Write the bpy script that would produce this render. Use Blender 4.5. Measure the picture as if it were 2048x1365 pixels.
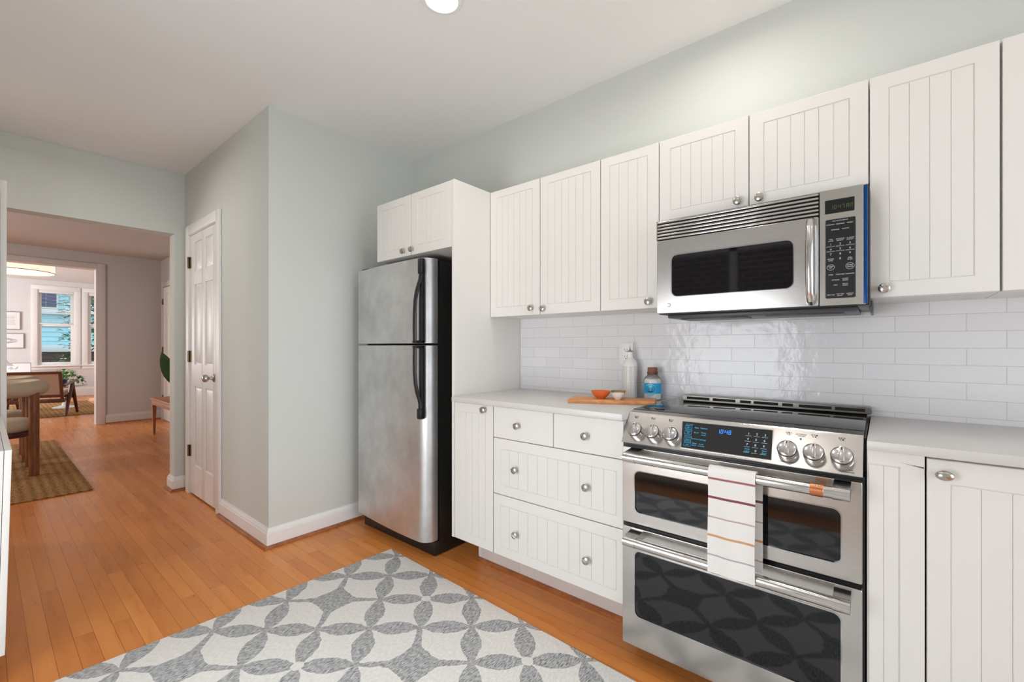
import bpy, bmesh, math, random
from mathutils import Vector, Matrix
random.seed(7)
PI = math.pi
SC = bpy.context.scene
COL = SC.collection
for o in list(bpy.data.objects):
    bpy.data.objects.remove(o)

# ------------------------------------------------------------------ camera
EYE = 1.1726
cd = bpy.data.cameras.new('camera')
cam = bpy.data.objects.new('camera', cd)
COL.objects.link(cam)
cam.location = (0, 0, EYE)
cam.rotation_euler = (PI/2, 0, -0.8929)
cd.sensor_fit = 'HORIZONTAL'
cd.sensor_width = 36
cd.lens = 880.2/2048*36
cd.shift_x = -31.95/2048
cd.shift_y = 10.44/2048
cd.clip_start = 0.02
cd.clip_end = 200
SC.camera = cam

# ------------------------------------------------------------------ exposure, sky, lamps
SC.view_settings.view_transform = 'Standard'
SC.view_settings.look = 'None'
SC.view_settings.exposure = 0.0
SC.view_settings.gamma = 1.0
SC.view_settings.use_curve_mapping = False

w = bpy.data.worlds.new('sky')
SC.world = w
w.use_nodes = True
bg = w.node_tree.nodes['Background']
bg.inputs[0].default_value = (0.62, 0.80, 1.0, 1)
bg.inputs[1].default_value = 1.8


def lamp(kind, name, loc, rot, energy, color, size=1, size_y=None, spread=None, angle=None):
    d = bpy.data.lights.new(name, kind)
    d.energy = energy
    d.color = color
    if kind == 'AREA':
        if size_y:
            d.shape = 'RECTANGLE'; d.size = size; d.size_y = size_y
        else:
            d.shape = 'DISK'; d.size = size
        if spread: d.spread = spread
    elif kind == 'SUN':
        d.angle = angle or 0.01
    else:
        d.shadow_soft_size = size
    o = bpy.data.objects.new(name, d)
    o.location = loc
    o.rotation_euler = rot
    COL.objects.link(o)
    return o


WARM = (1.0, 0.95, 0.88)
DAY = (0.92, 0.96, 1.0)
lamp('SUN', 'sun', (0, 20, 10), (math.radians(-48), 0, math.radians(-8)), 3.0, (1, 0.95, 0.86), angle=0.01)
RECESSED_AND_FILL = [(1.165, 1.385), (1.62, 0.48), (0.55, 0.48), (0.25, 3.6), (1.1, -0.75)]  # last three are ceiling fill, added without a known fitting
for i, (x, y) in enumerate(RECESSED_AND_FILL):
    lamp('AREA', 'recessed_and_fill_lamp', (x, y, 2.555), (0, 0, 0), (2.8, 2.8, 0.8, 4.2, 1.0)[i], WARM, 0.11, spread=math.radians(170))
lamp('AREA', 'rear_door_fill', (0.72, -1.93, 1.25), (math.radians(90), 0, 0), 26.0, DAY, 1.5, 1.9)  # broad fill lamp added at the unseen rear door
lamp('AREA', 'side_door_fill', (-0.60, 1.15, 0.90), (0, math.radians(-90), 0), 26.0, DAY, 1.2, 1.0)  # fill lamp added low on the left to brighten the base units
lamp('AREA', 'living_side_fill', (-2.4, 12.2, 1.5), (0, math.radians(-90), 0), 170.0, (0.95, 0.97, 1), 1.7, 2.6)  # added fill lamp out of view; this wall has no window
lamp('POINT', 'drum_bulb', (0.30, 11.5, 2.52), (0, 0, 0), 14.0, WARM, 0.06)
lamp('AREA', 'dining_side_fill', (-2.4, 6.8, 1.5), (0, math.radians(-90), 0), 60.0, (1.0, 0.93, 0.88), 1.3, 1.0)  # added fill for the dining room, in front of a solid wall

# ------------------------------------------------------------------ helpers


def lin(r, g, b):
    def f(c):
        c /= 255.0
        return c/12.92 if c <= 0.04045 else ((c+0.055)/1.055)**2.4
    return (f(r), f(g), f(b), 1)


class Mat:
    def __init__(s, name):
        s.m = bpy.data.materials.new(name)
        s.m.use_nodes = True
        s.nt = s.m.node_tree
        s.b = s.nt.nodes['Principled BSDF']
        s.out = s.nt.nodes['Material Output']

    def n(s, t, **kw):
        x = s.nt.nodes.new(t)
        for k, v in kw.items():
            setattr(x, k, v)
        return x

    def l(s, a, b):
        s.nt.links.new(a, b)

    def set(s, i, v):
        i = s.b.inputs[i]
        if hasattr(v, 'is_output'):
            s.l(v, i)
        else:
            i.default_value = v

    def val(s, sock, v):
        if hasattr(v, 'is_output'):
            s.l(v, sock)
        else:
            sock.default_value = v

    def math(s, op, a, b=0.0, c=None, clamp=False):
        x = s.n('ShaderNodeMath', operation=op, use_clamp=clamp)
        s.val(x.inputs[0], a)
        s.val(x.inputs[1], b)
        if c is not None: s.val(x.inputs[2], c)
        return x.outputs[0]

    def coord(s, scale=(1, 1, 1), loc=(0, 0, 0), rot=(0, 0, 0), src='Object'):
        t = s.n('ShaderNodeTexCoord')
        mp = s.n('ShaderNodeMapping')
        mp.inputs['Scale'].default_value = scale
        mp.inputs['Location'].default_value = loc
        mp.inputs['Rotation'].default_value = rot
        s.l(t.outputs[src], mp.inputs[0])
        return mp.outputs[0]

    def world(s):
        g = s.n('ShaderNodeNewGeometry')
        return g.outputs['Position']

    def sep(s, v):
        x = s.n('ShaderNodeSeparateXYZ')
        s.l(v, x.inputs[0])
        return x.outputs

    def comb(s, a, b, c=0.0):
        x = s.n('ShaderNodeCombineXYZ')
        s.val(x.inputs[0], a); s.val(x.inputs[1], b); s.val(x.inputs[2], c)
        return x.outputs[0]

    def noise(s, v, scale, detail=2, rough=0.5):
        x = s.n('ShaderNodeTexNoise')
        s.l(v, x.inputs['Vector'])
        x.inputs['Scale'].default_value = scale
        x.inputs['Detail'].default_value = detail
        x.inputs['Roughness'].default_value = rough
        return x.outputs['Fac']

    def mix(s, f, a, b, mode='MIX'):
        x = s.n('ShaderNodeMix', data_type='RGBA', blend_type=mode)
        s.val(x.inputs[0], f); s.val(x.inputs[6], a); s.val(x.inputs[7], b)
        return x.outputs[2]

    def ramp(s, f, stops):
        x = s.n('ShaderNodeValToRGB')
        e = x.color_ramp.elements
        while len(e) < len(stops): e.new(0.5)
        for i, (p, c) in enumerate(stops):
            e[i].position = p
            e[i].color = c if len(c) == 4 else (*c, 1)
        s.l(f, x.inputs[0])
        return x.outputs[0]

    def rng(s, f, a, b, c, d):
        x = s.n('ShaderNodeMapRange')
        s.l(f, x.inputs[0])
        for i, v in enumerate((a, b, c, d)): x.inputs[i+1].default_value = v
        return x.outputs[0]

    def bump(s, h, strength=0.2, dist=0.01):
        x = s.n('ShaderNodeBump')
        x.inputs['Strength'].default_value = strength
        x.inputs['Distance'].default_value = dist
        s.l(h, x.inputs['Height'])
        s.l(x.outputs[0], s.b.inputs['Normal'])


def simple(name, col, rough=0.5, metal=0.0, bump=0, bscale=200, spec=0.5, coat=0, vary=0.0):
    m = Mat(name)
    m.set('Roughness', rough); m.set('Metallic', metal); m.set('Specular IOR Level', spec)
    if coat:
        m.set('Coat Weight', coat); m.set('Coat Roughness', 0.05)
    nz = m.noise(m.coord(), bscale, 3)
    if bump: m.bump(nz, bump, 0.002)
    if vary:
        big = m.noise(m.coord(), 6, 4)
        c2 = tuple(min(1, c*(1-vary)) for c in col[:3])+(1,)
        m.set('Base Color', m.mix(m.rng(big, 0.3, 0.7, 0, 1), col, c2))
    else:
        m.set('Base Color', col)
    return m.m


M = {}
M['paint'] = simple('sage_grey_paint', lin(212, 215, 210), 0.75, bump=0.06, bscale=350, spec=0.25)
M['dining_paint'] = simple('dusty_pink_white_paint', lin(192, 186, 184), 0.75, bump=0.06, bscale=350, spec=0.25)
M['living_paint'] = simple('white_living_room_paint', lin(224, 224, 225), 0.75, bump=0.05, bscale=350, spec=0.25)
M['ceiling'] = simple('white_ceiling_paint', lin(238, 237, 235), 0.85, bump=0.04, bscale=250, spec=0.2)
M['trim'] = simple('white_trim_gloss', lin(240, 239, 238), 0.32, bump=0.02, bscale=60)
M['cab'] = simple('white_cabinet_lacquer', lin(229, 226, 221), 0.35)
M['kick'] = simple('greyed_white_kick_board', lin(222, 216, 212), 0.5, vary=0.12)
M['black'] = simple('black_plastic', (0.012, 0.012, 0.013, 1), 0.35)
M['blacktex'] = simple('black_textured_enamel', (0.010, 0.010, 0.010, 1), 0.4, bump=0.15, bscale=600)
M['glass_black'] = simple('black_oven_glass', (0.006, 0.006, 0.007, 1), 0.04, spec=0.6)
M['dark'] = simple('dark_gap', (0.01, 0.01, 0.01, 1), 0.8)
M['copper'] = simple('brushed_copper', lin(214, 140, 98), 0.28, 1.0)
M['brass'] = simple('aged_brass', lin(120, 100, 70), 0.35, 1.0)
M['nickel'] = simple('satin_nickel', lin(190, 186, 180), 0.26, 1.0)
M['blue'] = simple('blue_label', lin(20, 160, 215), 0.45)
M['blueink'] = simple('dark_teal_ink', lin(15, 75, 105), 0.5)
M['white'] = simple('white_plastic', lin(238, 238, 236), 0.4)
M['textwhite'] = simple('white_lettering', lin(220, 220, 220), 0.5)
M['textblack'] = simple('black_lettering', (0.02, 0.02, 0.02, 1), 0.5)
M['salt'] = simple('white_salt', lin(240, 238, 234), 0.9, bump=0.3, bscale=900)
M['orange'] = simple('orange_glaze', lin(228, 112, 58), 0.18, vary=0.1)
M['olive'] = simple('olive_glaze', lin(170, 148, 92), 0.25, vary=0.1)
M['creamglaze'] = simple('white_glaze', lin(232, 222, 214), 0.25, vary=0.08)
M['boucle'] = simple('cream_boucle', lin(205, 190, 168), 0.95, bump=0.9, bscale=180, spec=0.1)
M['leaf'] = simple('green_leaf', lin(92, 150, 62), 0.45, vary=0.4)
M['darkleaf'] = simple('dark_green_leaf', lin(66, 118, 48), 0.4, vary=0.5)
M['cane'] = simple('woven_cane', lin(176, 156, 138), 0.8, bump=0.6, bscale=250)
M['paper'] = simple('white_paper', lin(238, 238, 240), 0.7)
M['ink'] = simple('pale_grey_drawing', lin(178, 180, 186), 0.8)
M['picframe'] = simple('taupe_frame', lin(150, 138, 130), 0.5)
M['pot'] = simple('navy_pot', lin(45, 50, 75), 0.3)
M['terra'] = simple('clay_pot', lin(180, 150, 125), 0.7)
M['iron'] = simple('black_iron', (0.02, 0.02, 0.025, 1), 0.5)
M['teal'] = simple('pale_teal_siding', lin(178, 220, 220), 0.7, vary=0.08)
M['extwhite'] = simple('white_exterior_trim', lin(230, 226, 215), 0.7)
M['ground'] = simple('garden_soil', lin(120, 105, 92), 0.95, bump=0.5, bscale=30, vary=0.3)
M['darkglass'] = simple('dark_house_glass', lin(40, 60, 95), 0.1)
M['darksteel'] = simple('dark_steel_vent', lin(128, 124, 118), 0.3, 1.0)
M['bluereflection'] = simple('painted_blue_reflection', lin(16, 72, 140), 0.15, 0.5)  # sky reflection put into the base colour
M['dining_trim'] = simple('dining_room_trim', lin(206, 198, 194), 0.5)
M['tilegrip'] = simple('chrome', lin(200, 200, 200), 0.12, 1.0)
M['rubber'] = simple('rubber', (0.02, 0.02, 0.02, 1), 0.8)


def steel(name, col, r0, r1, along=(1, 1, 1), cloud=0.0, br=0.03):
    m = Mat(name)
    m.set('Metallic', 1.0)
    fine = m.noise(m.coord(scale=along), 60, 4)
    big = m.noise(m.coord(scale=(1.0, 1.0, 0.8)), 5.0, 5, 0.62)
    m.set('Roughness', m.math('ADD', m.rng(fine, 0.3, 0.7, r0, r1), m.math('MULTIPLY', big, cloud)))
    c2 = tuple(c*(1-cloud*1.4) for c in col[:3])+(1,)
    m.set('Base Color', m.mix(m.rng(big, 0.35, 0.65, 0, 1), col, c2))
    m.bump(fine, br, 0.0006)
    return m.m


M['steel'] = steel('brushed_steel', lin(205, 202, 198), 0.20, 0.28, (30, 0.6, 30), br=0.008)
M['steelbar'] = steel('polished_steel_bar', lin(212, 210, 208), 0.15, 0.22, (30, 0.6, 30), br=0.006)
M['fridgesteel'] = steel('smudged_stainless', lin(226, 227, 228), 0.36, 0.42, (30, 30, 0.7), cloud=0.16, br=0.02)
M['knobsteel'] = steel('turned_steel', lin(205, 203, 202), 0.18, 0.24, (8, 8, 8), br=0.004)


def emit(name, col, strength):
    m = Mat(name)
    m.set('Base Color', (0.01, 0.01, 0.01, 1))
    m.set('Emission Color', col); m.set('Emission Strength', strength)
    return m.m


M['bulb'] = emit('lit_diffuser', (1, 0.96, 0.88, 1), 9.0)
M['drum'] = emit('lit_drum_shade', (1.0, 0.90, 0.72, 1), 0.75)
M['drum'].node_tree.nodes['Principled BSDF'].inputs['Base Color'].default_value = lin(235, 228, 210)
M['led_blue'] = emit('blue_led', (0.03, 0.20, 1.0, 1), 3.0)
M['led_cyan'] = emit('cyan_led', (0.03, 0.45, 0.75, 1), 1.0)
M['led_white'] = emit('white_led', (0.6, 0.8, 0.9, 1), 0.9)
M['led_green'] = emit('green_led', (0.10, 0.16, 0.03, 1), 0.8)


def glass(name, tint=(1, 1, 1, 1), f=0.08, rough=0.0):
    m = Mat(name)
    nt = m.nt
    t = m.n('ShaderNodeBsdfTransparent'); t.inputs[0].default_value = tint
    g = m.n('ShaderNodeBsdfGlossy'); g.inputs[1].default_value = rough
    fr = m.n('ShaderNodeFresnel'); fr.inputs[0].default_value = 1.45
    mx = m.n('ShaderNodeMixShader')
    m.l(fr.outputs[0], mx.inputs[0]); m.l(t.outputs[0], mx.inputs[1]); m.l(g.outputs[0], mx.inputs[2])
    m.l(mx.outputs[0], m.out.inputs[0])
    return m.m


M['pane'] = glass('window_pane')
M['jarglass'] = glass('clear_jar_glass', (0.985, 0.99, 0.985, 1))


def wood(name, c1, c2, scale=(1, 1, 1), rough=0.4, s=9):
    m = Mat(name)
    v = m.coord(scale=scale)
    a = m.noise(v, s, 5, 0.6)
    b = m.noise(v, s*6, 3)
    f = m.math('ADD', m.math('MULTIPLY', a, 0.75), m.math('MULTIPLY', b, 0.25))
    m.set('Base Color', m.ramp(f, [(0.32, c2), (0.62, c1)]))
    m.set('Roughness', rough)
    m.bump(b, 0.05, 0.002)
    return m.m


M['walnut'] = wood('walnut_legs', lin(150, 92, 52), lin(96, 55, 30), (6, 6, 0.8))
M['teak'] = wood('dark_teak', lin(100, 52, 32), lin(58, 28, 18), (2, 2, 2), 0.35)
M['oakbench'] = wood('oak_bench', lin(182, 122, 80), lin(150, 92, 56), (4, 1, 4), 0.45)
M['board'] = wood('maple_board', lin(226, 160, 100), lin(188, 116, 66), (5, 0.9, 5), 0.5)
M['shoe'] = wood('oak_shoe_moulding', lin(176, 108, 62), lin(130, 72, 38), (1, 1, 1), 0.4)
M['cork'] = simple('cork', lin(140, 96, 78), 0.9, bump=0.8, bscale=300, vary=0.3)
M['fencewood'] = wood('weathered_fence', lin(120, 112, 105), lin(80, 72, 66), (1, 6, 0.6), 0.9)


def floor_mat():
    m = Mat('oak_strip_floor')
    p = m.sep(m.world())
    v = m.comb(p[1], p[0])
    br = m.n('ShaderNodeTexBrick', offset=0.37, offset_frequency=2)
    m.l(v, br.inputs['Vector'])
    for k, x in (('Scale', 1.0), ('Mortar Size', 0.0007), ('Mortar Smooth', 0.1), ('Bias', 0.0), ('Brick Width', 1.55), ('Row Height', 0.0578)):
        br.inputs[k].default_value = x
    br.inputs['Color1'].default_value = (0, 0, 0, 1)
    br.inputs['Color2'].default_value = (1, 1, 1, 1)
    br.inputs['Mortar'].default_value = (0.5, 0.5, 0.5, 1)
    var = br.outputs['Color']
    off = m.math('MULTIPLY', var, 7.0)
    gv = m.comb(m.math('MULTIPLY', p[0], 7.0), m.math('MULTIPLY', p[1], 0.7), off)
    g1 = m.noise(gv, 3.0, 3, 0.5)
    g2 = m.noise(m.comb(m.math('MULTIPLY', p[0], 60.0), m.math('MULTIPLY', p[1], 2.0), off), 5.0, 3)
    big = m.noise(m.world(), 1.2, 2)
    f = m.math('ADD', m.math('MULTIPLY', g1, 0.42), m.math('ADD', m.math('MULTIPLY', var, 0.24), m.math('ADD', m.math('MULTIPLY', g2, 0.10), m.math('MULTIPLY', big, 0.15))))
    c = m.ramp(f, [(0.18, lin(192, 114, 54)), (0.52, lin(222, 142, 72)), (0.88, lin(240, 172, 98))])
    c = m.mix(br.outputs['Fac'], c, lin(134, 78, 38))
    m.set('Base Color', c)
    m.set('Roughness', m.rng(g1, 0.3, 0.7, 0.24, 0.36))
    m.set('Specular IOR Level', 0.38)
    h = m.math('SUBTRACT', m.math('MULTIPLY', m.noise(m.comb(m.math('MULTIPLY', p[0], 16.0), m.math('MULTIPLY', p[1], 5.0), off), 1.0, 1), 0.6), br.outputs['Fac'])
    m.bump(h, 0.12, 0.003)
    return m.m


M['floor'] = floor_mat()


def tile_mat():
    m = Mat('handmade_white_tile')
    p = m.sep(m.world())
    v = m.comb(m.math('ADD', p[1], TILE_Y), m.math('ADD', p[2], TILE_Z))
    br = m.n('ShaderNodeTexBrick', offset=0.5, offset_frequency=2)
    m.l(v, br.inputs['Vector'])
    for k, x in (('Scale', 1.0), ('Mortar Size', 0.0013), ('Mortar Smooth', 0.3), ('Bias', 0.0), ('Brick Width', 0.1826), ('Row Height', 0.0575)):
        br.inputs[k].default_value = x
    br.inputs['Color1'].default_value = lin(231, 229, 230)
    br.inputs['Color2'].default_value = lin(227, 225, 227)
    br.inputs['Mortar'].default_value = lin(207, 204, 202)
    m.set('Base Color', br.outputs['Color'])
    m.set('Roughness', 0.16)
    n1 = m.noise(m.world(), 22, 3, 0.55)
    h = m.math('SUBTRACT', m.math('MULTIPLY', n1, 1.3), br.outputs['Fac'])
    m.bump(h, 0.32, 0.005)
    return m.m


TILE_Y, TILE_Z = 0.0354+0.1826*10.5, -1.2442+0.0575*40+0.0212
M['tile'] = tile_mat()


def stone_mat():
    m = Mat('grey_white_quartz')
    sp = m.noise(m.world(), 260, 3)
    big = m.noise(m.world(), 3, 3)
    m.set('Base Color', m.mix(m.rng(sp, 0.55, 0.75, 0, 0.35), m.mix(big, lin(214, 211, 208), lin(206, 203, 200)), lin(188, 184, 180)))
    m.set('Roughness', 0.3)
    return m.m


M['stone'] = stone_mat()


def rug_mat():
    m = Mat('wool_rug_overlapping_rings')
    t = m.n('ShaderNodeTexCoord')
    q = m.sep(t.outputs['Object'])
    wob = m.noise(t.outputs['Object'], 34, 3)
    wx = m.math('ADD', q[0], m.math('MULTIPLY', m.math('SUBTRACT', wob, 0.5), 0.016))
    wob2 = m.noise(m.coord(loc=(3.1, 1.7, 0)), 34, 3)
    wy = m.math('ADD', q[1], m.math('MULTIPLY', m.math('SUBTRACT', wob2, 0.5), 0.016))
    A, B = 0.2825, 0.3090                    # half periods across and along the rug
    a = m.math('DIVIDE', m.math('ADD', wx, 0.172), A)
    b = m.math('DIVIDE', m.math('ADD', wy, 0.567), B)
    u = m.math('ADD', a, b)                 # lattice coordinates, nodes on whole numbers
    v = m.math('SUBTRACT', a, b)

    def cell(x):                            # signed distance to nearest whole number
        return m.math('SUBTRACT', x, m.math('ROUND', x))

    fu, fv = cell(u), cell(v)
    su = m.math('ABSOLUTE', m.math('SINE', m.math('MULTIPLY', u, PI)))
    sv = m.math('ABSOLUTE', m.math('SINE', m.math('MULTIPLY', v, PI)))
    # star nodes sit at (u,v) = (2+4i+..., ...): both even, (u+v)/2 odd;  flower nodes: (u+v)/2 even

    def near(x, c, period):                 # distance of x from c modulo period
        y = m.math('SUBTRACT', x, c)
        return m.math('SUBTRACT', y, m.math('MULTIPLY', m.math('ROUND', m.math('DIVIDE', y, period)), period))

    def starset(cu, cv):
        du = m.math('ABSOLUTE', near(u, cu, 4.0))
        dv = m.math('ABSOLUTE', near(v, cv, 4.0))
        return du, dv
    s1u, s1v = starset(2.0, 0.0)
    s2u, s2v = starset(0.0, 2.0)

    def armzone(du, dv):                    # inside the cross of four arms around a star node
        return m.math('MULTIPLY', m.math('LESS_THAN', du, 1.0), m.math('LESS_THAN', dv, 0.5))
    arm1 = m.math('MAXIMUM', armzone(s1u, s1v), armzone(s2u, s2v))
    arm2 = m.math('MAXIMUM', armzone(s1v, s1u), armzone(s2v, s2u))

    def starshape(du, dv):
        body = m.math('LESS_THAN', m.math('ADD', m.math('POWER', du, 0.85), m.math('POWER', dv, 0.85)), 0.62)
        st1 = m.math('MULTIPLY', m.math('LESS_THAN', du, 0.99), m.math('LESS_THAN', dv, m.math('SUBTRACT', 0.115, m.math('MULTIPLY', du, 0.075))))
        st2 = m.math('MULTIPLY', m.math('LESS_THAN', dv, 0.99), m.math('LESS_THAN', du, m.math('SUBTRACT', 0.115, m.math('MULTIPLY', dv, 0.075))))
        return m.math('MAXIMUM', body, m.math('MAXIMUM', st1, st2))
    star = m.math('MAXIMUM', starshape(s1u, s1v), starshape(s2u, s2v))
    lens1 = m.math('LESS_THAN', m.math('ABSOLUTE', fv), m.math('ADD', m.math('MULTIPLY', su, 0.175), 0.022))
    lens2 = m.math('LESS_THAN', m.math('ABSOLUTE', fu), m.math('ADD', m.math('MULTIPLY', sv, 0.175), 0.022))
    lens = m.math('MAXIMUM', m.math('MULTIPLY', lens1, m.math('SUBTRACT', 1.0, arm1)), m.math('MULTIPLY', lens2, m.math('SUBTRACT', 1.0, arm2)))
    def hub(cu, cv):                        # small white hub where four petals meet
        du, dv = starset(cu, cv)
        return m.math('LESS_THAN', m.math('ADD', m.math('MULTIPLY', du, du), m.math('MULTIPLY', dv, dv)), 0.0120)
    hubs = m.math('MAXIMUM', hub(0.0, 0.0), hub(2.0, 2.0))
    pat = m.math('MULTIPLY', m.math('MAXIMUM', lens, star), m.math('SUBTRACT', 1.0, hubs))
    # hooked wool: short diagonal strokes
    hv = m.coord(scale=(55, 300, 1), rot=(0, 0, 0.35))
    hatch = m.noise(hv, 1.0, 3, 0.6)
    grey = m.mix(m.rng(hatch, 0.36, 0.62, 0, 1), lin(112, 114, 118), lin(218, 219, 218))
    white = m.mix(m.rng(hatch, 0.3, 0.7, 0, 1), lin(222, 219, 214), lin(252, 250, 247))
    m.set('Base Color', m.mix(pat, white, grey))
    m.set('Roughness', 0.95); m.set('Specular IOR Level', 0.1)
    m.bump(hatch, 0.5, 0.004)
    return m.m


M['rug'] = rug_mat()


def jute_mat():
    m = Mat('braided_jute')
    t = m.n('ShaderNodeTexCoord')
    q = m.sep(t.outputs['Object'])
    rows = m.math('SINE', m.math('MULTIPLY', q[1], 2*PI/0.045))
    braid = m.math('SINE', m.math('ADD', m.math('MULTIPLY', q[0], 2*PI/0.06), m.math('MULTIPLY', rows, 1.2)))
    nz = m.noise(t.outputs['Object'], 60, 3)
    f = m.math('ADD', m.math('MULTIPLY', m.math('ADD', rows, braid), 0.16), nz)
    m.set('Base Color', m.ramp(f, [(0.15, lin(112, 78, 46)), (0.5, lin(170, 128, 82)), (0.85, lin(205, 165, 115))]))
    m.set('Roughness', 0.95); m.set('Specular IOR Level', 0.1)
    m.bump(f, 0.8, 0.012)
    return m.m


M['jute'] = jute_mat()


def towel_mat():
    m = Mat('striped_waffle_cotton')
    p = m.sep(m.world())
    stripes = [(0.764, 0.0032, lin(165, 105, 108)), (0.706, 0.0036, lin(134, 76, 90)), (0.645, 0.0024, lin(196, 170, 170)), (0.588, 0.0034, lin(208, 160, 114)), (0.528, 0.0024, lin(178, 175, 175))]
    c = lin(236, 232, 228)
    for z, h, col in stripes:
        k = m.math('LESS_THAN', m.math('ABSOLUTE', m.math('SUBTRACT', p[2], z)), h)
        c = m.mix(k, c, col)
    m.set('Base Color', c)
    m.set('Roughness', 0.95); m.set('Specular IOR Level', 0.1)
    wv = m.math('MULTIPLY', m.math('SINE', m.math('MULTIPLY', p[1], 1400.0)), m.math('SINE', m.math('MULTIPLY', p[2], 1400.0)))
    m.bump(wv, 0.3, 0.0015)
    return m.m


M['towel'] = towel_mat()


def brick_mat():
    m = Mat('dark_brick_wall')
    p = m.sep(m.world())
    br = m.n('ShaderNodeTexBrick')
    m.l(m.comb(p[1], p[2]), br.inputs['Vector'])
    for k, x in (('Scale', 1.0), ('Mortar Size', 0.006), ('Brick Width', 0.21), ('Row Height', 0.072)):
        br.inputs[k].default_value = x
    br.inputs['Color1'].default_value = lin(122, 78, 68)
    br.inputs['Color2'].default_value = lin(96, 62, 58)
    br.inputs['Mortar'].default_value = lin(190, 185, 178)
    m.set('Base Color', br.outputs['Color'])
    m.set('Roughness', 0.9)
    return m.m


M['brick'] = brick_mat()


def bottle_mat():
    m = Mat('white_ceramic_embossed')
    t = m.n('ShaderNodeTexCoord')
    q = m.sep(t.outputs['Object'])
    ang = m.math('MULTIPLY', m.math('ARCTAN2', q[1], q[0]), 11.0)
    z = m.math('MULTIPLY', q[2], 2*PI/0.030)
    wv = m.math('MULTIPLY', m.math('SINE', z), 0.78)
    a = m.math('MINIMUM', m.math('ABSOLUTE', m.math('SINE', m.math('ADD', ang, wv))), m.math('ABSOLUTE', m.math('SINE', m.math('SUBTRACT', ang, wv))))
    zone = m.math('MULTIPLY', m.math('GREATER_THAN', q[2], -0.036), m.math('LESS_THAN', q[2], 0.118))
    line = m.math('MULTIPLY', m.math('LESS_THAN', a, 0.24), zone)
    m.set('Base Color', m.mix(line, lin(236, 232, 226), lin(172, 168, 164)))
    m.set('Roughness', 0.3)
    m.bump(m.math('SUBTRACT', 1.0, line), 0.5, 0.002)
    return m.m


M['bottle'] = bottle_mat()

# ------------------------------------------------------------------ mesh builder
I4 = Matrix.Identity(4)


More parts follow.
